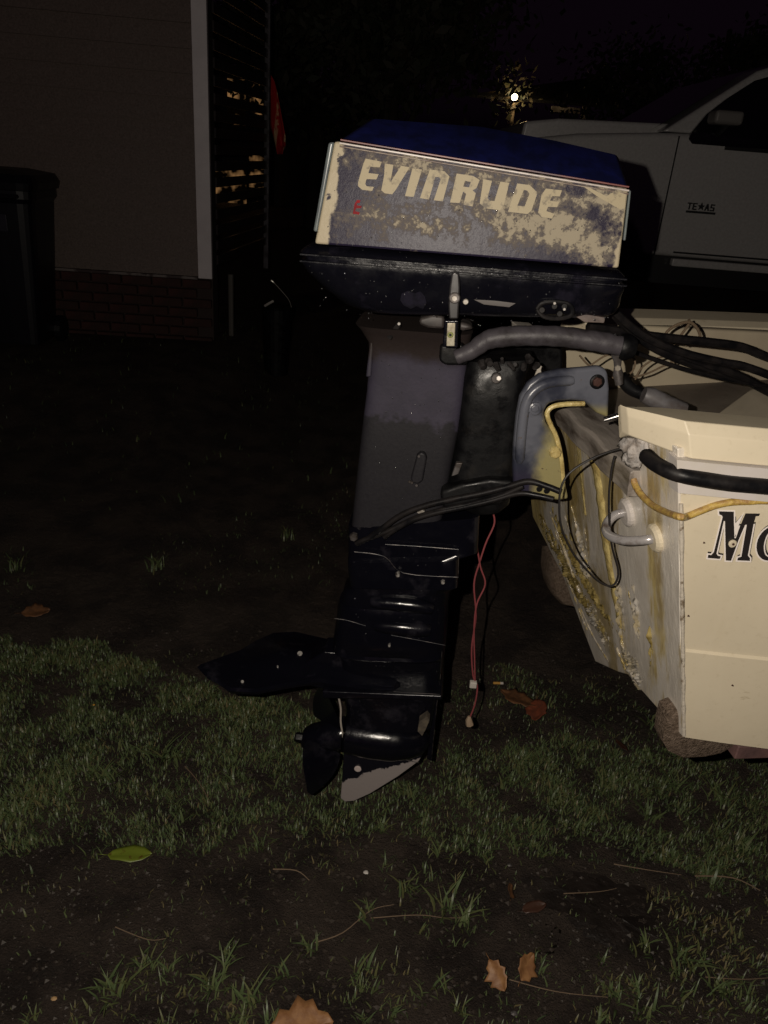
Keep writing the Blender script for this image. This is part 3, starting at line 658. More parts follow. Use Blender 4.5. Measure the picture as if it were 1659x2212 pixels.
# deck / splash well and far inner side
deckm=M('cream_deck',(.46,.40,.29),.5,c2=(.40,.34,.25),scale=4); dkm2=M('shaded_deck',(.13,.105,.085),.6,c2=(.19,.16,.13),scale=5,bump=(60,.4,.002))  # the darker copy puts the deck's shadow into the splash well colour
G().prism([(.43,-.30,1.00),(1.3,-.38,1.08),(1.3,.40,1.08),(.43,.36,1.00)],[(.43,-.30,.97),(1.3,-.38,1.04),(1.3,.40,1.04),(.43,.36,.97)]).build('splash_well',dkm2,boat,bev=.01)
G().box((.45,.355,1.01),(2.1,.39,1.17)).build('inner_side',deckm,boat,bev=.008)
G().box((.46,-.30,.98),(2.1,-.27,1.15)).build('inner_side',deckm,boat,bev=.008)
P=[(.66,-.22,1.03),(.74,-.24,1.105),(1.25,-.26,1.12),(1.35,-.26,1.04)]
G().prism(P,[(x+.05,.1,z) for x,_,z in P]).build('bench_moulding',M('tan_moulding',(.30,.26,.2),.55,c2=(.38,.33,.25),scale=6),boat,bev=.02,seg=3)
G().prism([(1.02,.30,1.0),(1.02,.30,1.22),(1.6,.30,1.25),(1.6,.30,1.0)],[(1.02,.45,1.0),(1.02,.45,1.22),(1.6,.45,1.25),(1.6,.45,1.0)]).build('seat_back',M('black_vinyl',(.012,.011,.012),.4,bump=(60,.4,.002)),boat,bev=.02,seg=3)
# U shaped stern eye
ey=G(); A=tpl(1362,1105,.0); B=tpl(1424,1160,.0)
pts=[A,A-TN*.028,A+(B-A)*.12-TN*.047+Vector((0,0,-.008)),A+(B-A)*.4-TN*.056+Vector((0,0,-.012)),A+(B-A)*.75-TN*.045+Vector((0,0,-.008)),B-TN*.02,B]
eyem=M('pale_metal',(.42,.40,.40),.25,.35,c2=(.16,.12,.10),scale=30,lo=.5,hi=.68)
eye=G().tube(smooth_path(pts,6),.0080,12).build('stern_eye',eyem,boat,smooth=True)
for c_,mm,rr in ((A,whitep,.026),(B,gel,.024)):
    G().tube([c_+TN*.004,c_-TN*.010,c_-TN*.014],[rr,rr,rr*.8],20).build('flange',mm,eye,smooth=False)
rg=random.Random(9); P=[Vector((lt(z)-.001,-.4385,z)) for z in [.625+.02*i for i in range(23)]]
G().tube(P,[.0035*rg.uniform(.7,1.3) for _ in P],8).build('corner_edge',M('chipped_edge',(.50,.45,.38),.5,c2=(.16,.12,.08),scale=35,lo=.56,hi=.64,bump=(90,1.,.003)),boat,smooth=True)
# seam along the side and small marks
# lettering on the near side: M and o
def side_w(l): 
    s=max(0,l-lt(.95)); return -hb(s)
def side_pt(x,y,off):
    # intersect with the gently flared near side
    w=-.45
    for _ in range(4):
        p=lp(x,y,w); w=side_w(p.x)-off
    return p
def m2v(x,y): return (1458+x*.1211,1053+y*.1211)
def offset_poly(P,d):
    n0=len(P); out=[]; A_=sum(P[i][0]*P[(i+1)%n0][1]-P[(i+1)%n0][0]*P[i][1] for i in range(n0)); sg=1 if A_>0 else -1
    for i in range(n0):
        a=Vector(P[i-1]);b=Vector(P[i]);c=Vector(P[(i+1)%n0]); e1=(b-a).normalized(); e2=(c-b).normalized()
        n1=Vector((e1.y,-e1.x))*sg; n2=Vector((e2.y,-e2.x))*sg; h_=(n1+n2); 
        if h_.length<.2: h_=n1
        h_.normalize(); k_=min(1/max(h_.dot(n1),.35),1.7); out.append(tuple(b+h_*d*k_))
    return out
Mc=[(785,425),(1050,432),(1052,640),(1062,905),(1085,905),(1160,690),(1258,462),(1515,465),(1500,508),(1440,515),(1405,640),(1300,1215),(1340,1262),(1335,1310),(1112,1300),(1122,1255),(1185,1235),(1285,640),(1262,640),(1130,950),(1000,1308),(908,1303),(892,600),(870,600),(740,1180),(765,1218),(818,1228),(800,1275),(585,1258),(592,1200),(650,1205),(695,1150),(850,530),(838,500),(790,478)]
oc=[(1710+250*math.cos(t)-.18*(300*math.sin(t)) ,1000+305*math.sin(t)) for t in [2*math.pi*k/28 for k in range(28)]]
oi=[(1715+125*math.cos(t)-.18*(225*math.sin(t)),1000+240*math.sin(t)) for t in [2*math.pi*k/28 for k in range(28)]]
def hull_letter(P,holes):
    f=lambda off:(lambda x,y: side_pt(*m2v(x,y),off))
    sh=[(x+16,y-30) for x,y in offset_poly(P,24)]
    base=solid('letter',[sh],[[(x+16,y-30) for x,y in offset_poly(h_,-26)] for h_ in holes],f(.0022),f(.0006),blackdec,boat)
    solid('letter_outline',[offset_poly(P,26)],[offset_poly(h_,-24) for h_ in holes],f(.0034),f(.0024),whitedec,base)
    solid('letter_face',[P],holes,f(.0046),f(.0036),blackdec,base)
    return base
lm_=hull_letter(Mc,()); hull_letter(oc,[oi])
sc_=side_pt(*m2v(1020,995),.005); bolt(sc_,(0,-1,0),.0062,.003,boat,gel,'screw',14); bolt(sc_+Vector((0,-.003,0)),(0,-1,0),.002,.0012,boat,rust,'screw',8)
for (x,y) in ((1360,1172),(1480,1330),(1575,1480)):
    p=side_pt(x+160 if x<1470 else x+6,y,.001); G().tube([p,p+Vector((0.001,-.002,0))],[.0018,.001],5).build('chip_mark',rust,boat)
# ---------------------------------------------------------------- trailer under the boat
trl=empty('boat_trailer',ML.translation,PSI,'boat trailer under the cream hull, rusty beam and brown carpeted bunk ends','trailer')
carpet=M('brown_carpet',(.11,.08,.058),.95,c2=(.20,.15,.115),scale=140,bump=(260,1.,.008),spec=.1)
beamm=M('maroon_beam',(.13,.07,.065),.7,c2=(.07,.04,.04),scale=12,bump=(60,.5,.003))
a_=lp(1540,1600,-.43); 
G().box((.60,-.435,.562),(3.0,-.386,.592)).build('beam',beamm,trl,bev=.003)
G().box((.58,.385,.545),(3.0,.445,.588)).build('beam',beamm,trl,bev=.003)
def blob_loft(name,px,w0,w1,wt,m,seed):
    P=[lp(x,y,wt) for x,y in px]; c_=sum(P,Vector())/len(P); rs=[]; rg=random.Random(seed)
    for w,s in ((w0,.82),(w0+(w1-w0)*.12,.97),(w0+(w1-w0)*.5,1.0),(w1,.96)):
        rs.append([Vector((c_.x+(p.x-c_.x)*s*rg.uniform(.97,1.03),w,c_.z+(p.z-c_.z)*s)) for p in P])
    return G().rings(rs).build(name,m,trl,smooth=True)
bnk=blob_loft('bunk',[(1442,1540),(1434,1570),(1430,1600),(1442,1622),(1475,1638),(1520,1636),(1560,1628),(1590,1610),(1590,1585),(1540,1560),(1500,1540),(1470,1528)],-.425,-.385,-.42,carpet,2)
G().box((.70,-.385,.56),(2.8,-.30,.61)).build('bunk_board',carpet,trl,bev=.01)
blob_loft('bunk',[(1196,1215),(1190,1255),(1196,1290),(1215,1312),(1250,1320),(1290,1310),(1290,1240),(1240,1215)],.30,.40,.30,carpet,4)
for w in (-.36,.36): G().box((1.6,w-.03,.2),(1.66,w+.03,.56)).build('bunk_post',beamm,trl)
G().box((1.58,-.9,.28),(1.68,.9,.36)).build('axle',beamm,trl)
for w in (-.95,.8):
    wl=G().tube([(1.63,w,.28),(1.63,w+.02,.28),(1.63,w+.13,.28),(1.63,w+.15,.28)],[.24,.27,.27,.24],28).build('wheel',tyre,trl)
    G().tube([(1.63,w-.004,.28),(1.63,w+.02,.28)],[.11,.14],20).build('rim',dull,wl)
G().box((1.2,-.03,.34),(4.9,.03,.42)).build('tongue',beamm,trl)
# ---------------------------------------------------------------- outboard motor
frame(MM)
mot=empty('outboard_motor',MM.translation,PSM,'large worn outboard motor with blue topped hood and pale lettering, clamped to the boat transom','outboard motor')
HWp=.18
# hood side walls
Ppx=[(722,304),(1358,407),(1337,580),(679,527)]
hc_pts=[hood_pt(x,y) for x,y in Ppx]
hood=G().prism(hc_pts,[Vector((p.x,-p.y,p.z)) for p in hc_pts]).build('hood',panelm,mot,bev=.004,label='hood with peeling navy decal, navy turning to cream')
# blue roof
pts={'a':(737,299,-.176),'b':(800,256,-.10),'c':(1040,274,-.10),'c2':(1200,304,-.10),'d':(1338,336,-.09),'e':(1359,402,-.178)}
Q={k:lp(*v) for k,v in pts.items()}
nr=[Q[k] for k in 'a b c c2 d e'.split()] ; fr=[Vector((p.x,-p.y,p.z)) for p in nr]
dn=Vector((0,0,-.012)); nr2=nr+[Q['e']+dn,Q['a']+dn]; 
V=nr+fr; F=[(0,1,2,3,4,5),tuple(6+i for i in (5,4,3,2,1,0))]+[(i,i+1,i+7,i+6) for i in range(5)]
roof=mesh('hood_top',V,[f for f in F],bluem,mot,bev=.008,seg=3)
# rear (left) rounded lip and front edge
lprism('hood_edge_trim',[(709,308),(722,306),(686,502),(676,500)],-.176,.176,M('grey_green_edge',(.12,.14,.14),.3,c2=(.08,.09,.1),scale=20),mot,bev=.003)
lprism('hood_edge_trim',[(1359,410),(1364,412),(1352,520),(1346,520)],-.176,.176,bpy.data.materials['grey_green_edge'],mot,bev=.002)
# stripes
def strip(name,a,b,th,off,m,flat=False):
    A=(lp(a[0],a[1],-HWp-off) if flat else hood_pt(*a,off)); B=(lp(b[0],b[1],-HWp-off) if flat else hood_pt(*b,off)); y=(A.y+B.y)/2
    n_=10; rs=[]
    for i in range(n_+1):
        p=A+(B-A)*(i/n_); rs.append([(p.x,y,p.z+th/2),(p.x,y-.0015,p.z+th/2-.0006),(p.x,y-.0015,p.z-th/2+.0006),(p.x,y,p.z-th/2),(p.x,y+.004,p.z-th/2),(p.x,y+.004,p.z+th/2)])
    return G().rings(rs).build(name,m,mot)
strip('white_stripe',(734,309),(1359,412),.0030,.001,M('white_stripe_paint',(.42,.37,.34),.4,c2=(.2,.16,.13),scale=18,lo=.5,hi=.7))
strip('red_stripe',(736,302),(1359,404),.0028,.003,M('maroon_stripe_paint',(.12,.02,.014),.45,c2=(.05,.012,.018),scale=26,lo=.45,hi=.6))
strip('trim_line',(734,316),(1358,419),.0022,.0005,M('brown_line_paint',(.09,.05,.04),.5,c2=(.25,.2,.15),scale=30))
# scratch on blue roof
sa=[lp(x,y,-.15) for x,y in ((995,333),(1000,322),(1008,312),(1014,306))]
# lettering
def cvt(P): return [(702+x*.3743,297+y*.3743) for x,y in P]
def pf(off): return lambda x,y: hood_pt(x,y,off)
LT=[([(235,122),(328,140),(316,172),(262,168),(250,205),(310,212),(297,242),(240,240),(232,268),(240,280),(282,285),(272,308),(215,302),(190,280),(192,255),(222,150)],()),
([(345,150),(395,158),(378,258),(440,163),(488,172),(410,300),(388,328),(345,322),(325,305),(342,215)],()),
([(505,178),(560,185),(512,343),(462,338)],()),
([(605,185),(690,195),(718,225),(680,368),(628,362),(668,240),(654,228),(637,228),(600,358),(548,350)],()),
([(760,208),(855,222),(893,245),(874,292),(852,305),(870,322),(852,398),(798,388),(815,325),(797,312),(778,378),(722,375)],[[(808,250),(842,256),(832,288),(798,283)]]),
([(914,240),(964,250),(938,350),(950,364),(978,367),(1012,255),(1064,262),(1024,422),(925,408),(893,380)],()),
([(1110,265),(1182,275),(1227,318),(1192,422),(1168,442),(1056,428)],[[(1148,302),(1168,307),(1180,325),(1152,398),(1110,393)]]),
([(1275,295),(1368,305),(1355,340),(1312,338),(1298,365),(1352,372),(1340,402),(1287,400),(1278,425),(1325,440),(1310,468),(1250,458),(1230,435),(1250,330)],())]
for P,h_ in LT:
    solid('letter',[cvt(P)],[cvt(x) for x in h_],pf(.0012),pf(-.0004),cream,hood)
solid('letter',[cvt([(185,360),(205,362),(200,378),(186,378),(183,392),(212,394),(208,408),(180,408),(174,425),(202,432),(196,445),(160,440),(170,385)])],(),pf(.0012),pf(-.0004),redp,hood,label='small red letter E')
crp=solid('peeled_patch',[[(1262,404),(1275,406),(1310,424),(1330,412),(1352,420),(1350,450),(1340,452),(1318,440),(1290,424)]],(),pf(.0008),pf(-.0004),cream,hood)
# lower pan
w_=-.18
pan=G().rings(loft([((660,530),(1346,590),.178,14,0,w_),((648,538),(1352,596),.186,14,0,w_),((640,545),(1358,602),.192,12,0,w_),((642,552),(1357,610),.192,12,0,w_),((650,554),(1350,612),.186,12,0,w_),((650,560),(1350,617),.186,12,0,w_),((642,562),(1357,620),.193,12,0,w_),((644,570),(1357,630),.193,12,0,w_),
 ((652,590),(1354,645),.188,10,0,w_),((690,630),(1352,668),.182,9,0,w_),((730,664),(1348,684),.174,8,0,w_),((765,682),(1342,694),.160,7,0,w_),((790,688),(1330,700),.13,6,0,w_)],64)).build('lower_pan',blackp,mot,smooth=True)
for s in (0,1): strip('pan_rib',(648,549+s*15),(1354,604+s*14),.003,.0125,blackp,True)
# painted highlight and worn marks on the pan
def onpan(x,y,off=.0): return lp(x,y,-.191-off)
# latch
lat=lprism('latch_lever',[(975,592),(982,586),(992,592),(994,620),(992,660),(990,690),(970,690),(968,660),(971,620)],-.208,-.188,M('latch_grey',(.03,.028,.03),.5,c2=(.012,.011,.012),scale=30,rr=(.2,.5)),mot,bev=.003)
p=lp(982,643,-.208); bolt(p,(0,-1,0),.0085,.005,lat,dull,'bolt',16); bolt(p+Vector((0,-.005,0)),(0,-1,0),.005,.004,lat,steel,'bolt',6)
p=lp(1006,651,-.20); bolt(p,(0,-1,0),.0045,.006,lat,steel,'bolt',8)
kp=lprism('latch_catch',[(960,692),(990,692),(988,752),(956,750)],-.186,-.165,blackp,mot,bev=.002)
lprism('latch_plate',[(966,698),(984,698),(982,748),(964,748)],-.189,-.186,M('cream_metal_plate',(.42,.39,.30),.35,.5,c2=(.2,.17,.12),scale=40),kp,bev=.001)
p=lp(973,723,-.189); bolt(p,(0,-1,0),.0048,.002,kp,M('olive_ring',(.16,.17,.04),.4),'bolt',14); bolt(p+Vector((0,-.002,0)),(0,-1,0),.0022,.0012,kp,blackm,'bolt',8)
# fuel connector outline on the pan
cpt=[(1160,668),(1170,656),(1195,652),(1225,656),(1236,668),(1232,682),(1205,688),(1175,684),(1160,668)]
fc=G().tube(smooth_path([lp(x,y,-.186) for x,y in cpt],4),.0035,8).build('fuel_connector',rubber,mot,smooth=True)
for x,y in ((1170,668),(1197,660),(1208,676),(1218,660)): bolt(lp(x,y,-.184),(0,-1,0),.005,.008,fc,rubber,'bolt',12)
for x,y in ((1198,655),(1219,668)): bolt(lp(x,y,-.193),(0,-1,0),.0022,.002,fc,steel,'bolt',8)
lprism('wear_highlight_strip',[(1018,645),(1060,648),(1115,655),(1100,664),(1045,658)],-.1825,-.17,M('highlight_grey',(.045,.036,.034),.5),mot,bev=.0005)  # this pale grey strip is a highlight painted onto the pan
lprism('wear_highlight_strip',[(1245,685),(1265,679),(1308,686),(1305,698),(1262,696)],-.170,-.15,M('bare_tan',(.10,.075,.066),.5,c2=(.05,.035,.03),scale=50),mot,bev=.001)
lprism('wear_highlight_strip',[(868,634),(882,628),(896,634),(908,629),(918,640),(922,655),(914,668),(900,662),(888,668),(872,660),(864,648)],-.1855,-.17,M('bare_violet',(.010,.009,.016),.8,spec=.05,c2=(.004,.004,.006),scale=40),mot,bev=.0005)
# exhaust housing
leg=G().rings(loft([((776,686),(1022,705),.085,6),((786,700),(1018,722),.075,6),((800,728),(1012,752),.055,7),((802,760),(1009,790),.052,7),((797,830),(1002,850),.050,8),((788,900),(990,925),.050,8),((779,980),(975,1000),.050,8),((770,1060),(962,1075),.048,8),((764,1120),(952,1130),.048,7),((757,1160),(948,1165),.048,6)],48)).build('exhaust_housing',legm,mot,smooth=True)
lprism('rear_flange',[(800,725),(808,728),(802,815),(790,815)],-.05,.05,legm,mot,bev=.003)
hcv=M('cover_grey',(.05,.042,.04),.55,c2=(.02,.016,.015),scale=30)
lprism('housing_cover',[(905,688),(935,680),(960,684),(960,712),(925,710),(905,702)],-.10,-.06,hcv,mot,bev=.006)
lprism('housing_cover',[(992,695),(1015,700),(1024,712),(1000,716),(988,712)],-.10,-.06,hcv,mot,bev=.006)
G().tube([lp(862,700,-.07),lp(840,730,-.07)],.0055,8).build('bleed_tube',rubber,mot,smooth=True)
bolt(lp(862,699,-.075),(0,-1,0),.003,.003,mot,steel)
slot=lprism('slot_boss',[(900,985),(908,977),(918,980),(922,990),(913,1040),(903,1047),(890,1044),(887,1034)],-.062,-.046,legm,mot,bev=.004)
for x,y in ((905,985),(890,1042),(900,1048),(885,1040)): bolt(lp(x,y,-.062),(0,-1,0),.0028,.003,slot,dull,'bolt',7)
# swivel bracket (dark) and steering arm
sw=G().rings(loft([((1005,770),(1150,765),.05,4),((1000,800),(1135,800),.065,4),((995,860),(1122,870),.06,5),((985,940),(1115,950),.058,5),((972,1010),(1108,1020),.056,5),((955,1060),(1100,1075),.055,4),((1010,1095),(1085,1092),.04,3)],32)).build('swivel_bracket',blackm,mot,smooth=True)
lprism('swivel_cap',[(950,745),(1000,742),(1012,770),(1010,790),(960,790),(948,780)],-.085,-.03,blackm,mot,bev=.006)
lprism('swivel_wedge',[(985,1000),(1000,1000),(990,1025),(975,1030)],-.062,-.05,dull,sw,bev=.002)
bolt(lp(1072,815,-.062),(0,-1,0),.010,.01,sw,dull,'bolt',8); bolt(lp(1078,817,-.072),(-.2,-1,.2),.005,.004,sw,steel,'bolt',6)
g=G(); rg=random.Random(8)
for i in range(9):
    x=1040+i*15; y=785+rg.uniform(-8,12); r_=rg.uniform(.004,.008); c_=lp(x,y,-.06+rg.uniform(-.02,.02)); g.tube([c_,c_+Vector((rg.uniform(-.01,.01),-.01,rg.uniform(-.01,.01)))],[r_,r_*.7],7)
g.build('swivel_fittings',M('greasy_grey_metal',(.05,.045,.045),.35,.4,c2=(.012,.01,.01),scale=60,rr=(.15,.6)),mot)
arm=[lp(x,y,-.10) for x,y in ((985,772),(1020,757),(1052,735),(1095,727),(1150,725),(1210,727),(1270,734),(1320,743),(1360,752))]
G().tube(smooth_path(arm,5),[.0125+.0045*min(1,i/12)-.002*max(0,(i-34)/6)+.0006*math.sin(i*1.9) for i in range(5*8+1)],16).build('steering_arm',M('mauve_grey_arm',(.050,.045,.052),.5,c2=(.014,.011,.012),scale=16,bump=(60,.5,.002),spec=.35,lo=.45,hi=.65),mot,smooth=True)
G().tube([lp(1340,748,-.10),lp(1352,750,-.10),lp(1372,753,-.10)],[.021,.023,.015],14).build('arm_joint',blackm,mot,smooth=True)
G().tube([lp(1335,765,-.10),lp(1334,780,-.10),lp(1334,792,-.1),lp(1335,808,-.10),lp(1338,830,-.10)],[.012,.007,.006,.009,.007],10).build('link_rod',dull,mot,smooth=True)
bolt(lp(1334,795,-.107),(0,-1,.1),.0055,.004,mot,steel)
G().tube(smooth_path([lp(x,y,-.06) for x,y in ((1340,812),(1360,838),(1385,850),(1400,855))],4),.011,10).build('tilt_link',blackm,mot,smooth=True)
G().tube([lp(1390,852,-.10),lp(1405,857,-.10),lp(1440,875,-.10),lp(1475,890,-.10)],[.014,.0165,.0165,.0165],14).build('steering_tube',M('steering_tube_grey',(.10,.095,.10),.45,c2=(.05,.04,.036),scale=20),mot,smooth=True)
G().tube([lp(1305,908,-.14),lp(1370,888,-.14),lp(1377,886,-.14)],[.006,.006,.0075],10).build('clamp_handle',chrome,mot,smooth=True)
# clamp brackets (they sit square on the boat)
frame(ML)
BR=[(1110,1010),(1112,960),(1118,900),(1126,858),(1142,830),(1168,810),(1210,800),(1262,796),(1300,792),(1314,802),(1318,840),(1316,905),(1290,893),(1262,868),(1235,866),(1205,868),(1185,874),(1176,890),(1180,912),(1198,940),(1212,985),(1222,1040),(1230,1080),(1205,1082),(1150,1075),(1112,1058)]
for w0,w1 in ((-.135,-.115),(.115,.135)):
    bk_=lprism('clamp_bracket',BR,w0,w1,brm if w0<0 else blackm,mot,wt=-.135,bev=.009,seg=4)
    in_boat_frame(bk_)
    if w0<0:
        rib=G().tube(smooth_path([lp(x,y,-.137) for x,y in ((1122,1000),(1127,930),(1136,872),(1156,842),(1190,826),(1238,822))],5),[.005]+[.009]*24+[.007],12)
        rib.build('bracket_rib',brm,bk_,smooth=True)
        bolt(lp(1155,882,-.138),(0,-1,0),.012,.006,bk_,brm,'boss',18)
        bolt(lp(1155,882,-.144),(0,-1,0),.007,.004,bk_,brm,'bolt',6)
        bolt(lp(1289,824,-.137),(0,-1,0),.013,.005,bk_,blackm,'boss',18); bolt(lp(1289,824,-.142),(0,-1,0),.0085,.007,bk_,rust,'bolt',6)
        for x,y in ((1165,1056),(1181,1060)): bolt(lp(x,y,-.1365),(0,-1,0),.006,.0015,bk_,blackm,'hole_plug',12)
        bolt(lp(1197,975,-.136),(0,-1,0),.011,.012,bk_,yelm,'sealant_lump',7)
# bead of yellow sealant along the hook of the bracket
G().tube(smooth_path([lp(x,y,-.132) for x,y in ((1262,872),(1225,873),(1195,878),(1182,892),(1188,915),(1202,945),(1212,990),(1216,1040))],4),.0045,8).build('sealant_bead',yelm,mot,smooth=True).matrix_parent_inverse=MM.inverted()@ML
frame(MM)
# dark lower yoke and hoses
lprism('lower_yoke',[(950,1062),(1000,1045),(1060,1035),(1110,1040),(1115,1060),(1085,1090),(1040,1098),(955,1100)],-.075,.075,blackm,mot,bev=.008)
hz=[([(1210,1062),(1180,1050),(1140,1040),(1095,1052),(1040,1066),(980,1078),(920,1092),(868,1112),(825,1142),(800,1160)],-.11,-.07,.0058),
    ([(1195,1078),(1160,1070),(1120,1066),(1060,1082),(1000,1096),(940,1108),(890,1124),(850,1146),(830,1160)],-.10,-.065,.0052),
    ([(1130,1050),(1080,1072),(1020,1088),(960,1100),(900,1118),(840,1146),(790,1165),(770,1175)],-.09,-.06,.0055)]
for P,wa,wb,r_ in hz:
    G().tube(smooth_path([lp(x,y,wa+(wb-wa)*i/(len(P)-1)) for i,(x,y) in enumerate(P)],5),r_,10).build('hose',rubber,mot,smooth=True)
lprism('trim_tab_light',[(900,1108),(912,1102),(918,1106),(905,1110)],-.075,-.066,steel,mot,bev=.001)
# adapter and gearcase
low=G().rings(loft([((757,1120),(1036,1098),.048,8),((757,1160),(1034,1140),.050,8),((757,1182),(1032,1176),.050,8),((757,1188),(992,1184),.058,9),((758,1215),(991,1214),.059,9),((762,1240),(990,1244),.060,9),((768,1246),(985,1248),.052,7),((745,1262),(975,1262),.05,4),((738,1290),(968,1296),.052,3)],48)).build('adapter_housing',gearp,mot,smooth=True)
G().rings(loft([((735,1288),(968,1294),.052,3),((730,1306),(968,1312),.060,2.6),((728,1328),(967,1332),.057,2.6),((724,1352),(966,1358),.066,2.6),((722,1372),(964,1380),.064,2.6),((722,1384),(962,1394),.056,4),((724,1390),(962,1400),.059,4),((730,1398),(960,1408),.050,4)],48)).build('pump_housing',gearp,mot,smooth=True)
G().rings(loft([((735,1396),(960,1404),.052,4),((740,1430),(956,1440),.044,4),((745,1470),(952,1482),.042,4),((746,1488),(950,1494),.042,4)],48)).build('gearcase_upper',gearp,mot,smooth=True)
lprism('cavitation_plate',[(700,1478),(955,1488),(957,1497),(700,1494)],-.075,.075,gearp,mot,wt=-.05,bev=.003)
strut=G().rings(loft([((746,1494),(944,1500),.032,2.6),((748,1530),(938,1540),.034,2.6),((748,1552),(934,1562),.040,2.6)],40)).build('gearcase_strut',gearp,mot,smooth=True)
def xring(px,yc,r_,rz=None,seg=28,wo=0):
    c_=lp(px,yc,0); return [Vector((c_.x,wo+r_*math.cos(2*math.pi*k/seg),c_.z+(rz or r_)*math.sin(2*math.pi*k/seg))) for k in range(seg)]
G().rings([xring(744,1583,.040),xring(750,1583,.048),xring(800,1590,.053),xring(850,1596,.052),xring(890,1600,.043),xring(915,1603,.028),xring(930,1604,.008)]).build('torpedo',gearp,mot,smooth=True)
for P,r_ in (([(800,1300),(850,1303),(900,1308),(935,1316)],.017),([(810,1350),(850,1353),(890,1357),(930,1362)],.019)):
    G().tube(smooth_path([lp(x,y,-.052) for x,y in P],4),[r_*math.sin(math.pi*(.12+.76*i/12))**.5 for i in range(13)],14).build('housing_swell',gearp,mot,smooth=True)
lprism('leading_edge',[(938,1500),(946,1500),(933,1645),(922,1640)],-.008,.008,gearp,mot,bev=.002)
lprism('paint_chip',[(905,1560),(922,1548),(928,1556),(920,1575),(912,1590),(902,1580)],-.0515,-.03,M('bare_patch',(.11,.09,.065),.6,c2=(.06,.05,.04),scale=60),mot,bev=.0005)
skm=M('skeg_paint',(.01,.01,.016),.3); n=NT(skm); sep=n.sep.outputs
v=n.m('ADD',n.m('SUBTRACT',sep[2],n.m('MULTIPLY',sep[0],.55)),n.m('MULTIPLY',n.m('SUBTRACT',n.noise(45,5),.5),.045))
cut=n.step(v,.142,.138); n.l(n.mix(cut,(.006,.006,.010),(.34,.30,.29)),n.b.inputs['Base Color']); n.l(n.m('MULTIPLY',cut,.25),n.b.inputs['Metallic']); n.l(n.m('ADD',.25,n.m('MULTIPLY',cut,.25)),n.b.inputs['Roughness']); n.bump(n.noise(120,5),.5,.001)
lprism('skeg',[(744,1600),(925,1610),(905,1645),(860,1678),(800,1715),(765,1731),(745,1733),(735,1725),(738,1690)],-.007,.007,skm,mot,wt=-.007,bev=.003)
bolt(lp(773,1660,-.008),(0,-1,0),.0085,.003,mot,M('pale_bolt',(.5,.42,.4),.4),'bolt',14)
# bolts on the case
glm_=M('scuffed_bolt',(.36,.34,.32),.35,.3,c2=(.08,.07,.06),scale=160,lo=.48,hi=.6)
for (x,y,w,r_,m_) in ((765,1157,-.062,.0085,dull),(860,1238,-.07,.0045,glm_),(957,1253,-.06,.0045,glm_),(842,1389,-.066,.003,glm_)):
    bolt(lp(x,y,w+.006),(0,-1,0),r_,.012,mot,m_)
# hydrofoil wings on the cavitation plate
zf=.425
out_=[(.075,-.035),(.06,-.060),(-.02,-.066),(-.11,-.062),(-.18,-.085),(-.24,-.112),(-.295,-.118),(-.32,-.10),(-.35,-.085),(-.385,-.05),(-.35,-.015),(-.31,.02),(-.285,.06),(-.25,.10),(-.20,.115),(-.12,.10),(.0,.08),(.06,.065),(.075,.035)]
def fz(l,w): return zf+.006+.03*math.exp(-(w/.06)**2)*(1 if l>-.2 else math.exp(-((l+.2)/.06)**2))+.05*max(0,w)
n_=len(out_); rs=[]
cxx,cyy=-.12,.0
g=G(); V=[];F=[]; RR=[1,.97,.8,.6,.4,.2]
for sgn in (1,-1):
    for r_ in RR:
        for l,w in out_:
            L_,W_=cxx+(l-cxx)*r_,cyy+(w-cyy)*r_; V.append((L_,W_,fz(L_,W_)+(sgn*.008 if r_<1 else 0)))
    V.append((cxx,cyy,fz(cxx,cyy)+sgn*.008))
tot=len(RR)*n_+1
for t_ in (0,1):
    for j in range(len(RR)-1):
        for i in range(n_): F.append((t_*tot+j*n_+i,t_*tot+j*n_+(i+1)%n_,t_*tot+(j+1)*n_+(i+1)%n_,t_*tot+(j+1)*n_+i))
    for i in range(n_): F.append((t_*tot+(len(RR)-1)*n_+i,t_*tot+(len(RR)-1)*n_+(i+1)%n_,t_*tot+tot-1))
mesh('hydrofoil',V,F,gearp,mot,smooth=True)
lprism('hydrofoil_hub',[(700,1408),(760,1414),(838,1455),(850,1488),(700,1490),(650,1478),(655,1436)],-.030,.030,gearp,mot,wt=-.03,bev=.004,seg=2)
edge_hlm=M('edge_highlight_metal',(.075,.065,.06),.4,.3,c2=(.006,.006,.008),scale=45,lo=.46,hi=.52)  # thin grey tubes put highlights along the worn edges
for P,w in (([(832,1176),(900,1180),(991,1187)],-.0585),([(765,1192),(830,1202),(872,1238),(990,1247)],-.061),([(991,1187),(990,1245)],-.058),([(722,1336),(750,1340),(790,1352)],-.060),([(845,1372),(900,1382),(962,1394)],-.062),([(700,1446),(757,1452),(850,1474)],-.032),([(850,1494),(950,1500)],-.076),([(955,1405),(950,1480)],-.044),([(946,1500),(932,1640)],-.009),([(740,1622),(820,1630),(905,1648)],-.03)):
    G().tube(smooth_path([lp(x,y,w) for x,y in P],4),.0006,5).build('worn_edge_highlight',edge_hlm,mot,smooth=True)
glintm=M('glint_metal',(.42,.40,.38),.3,.3,c2=(.1,.09,.08),scale=140,lo=.5,hi=.6)  # pale studs added on the foil as painted glints
for (x,y,r_) in ((648,1412,.0062),(524,1473,.0036),(600,1440,.0022),(757,1448,.004)):
    z=zf+.02
    for _ in range(6): p=lz(x,y,z); z=fz(p.x,p.y)+.008
    bolt(p-Vector((0,0,.002)),(0,-.4,1),r_,.006,mot,glintm,'bolt',8)
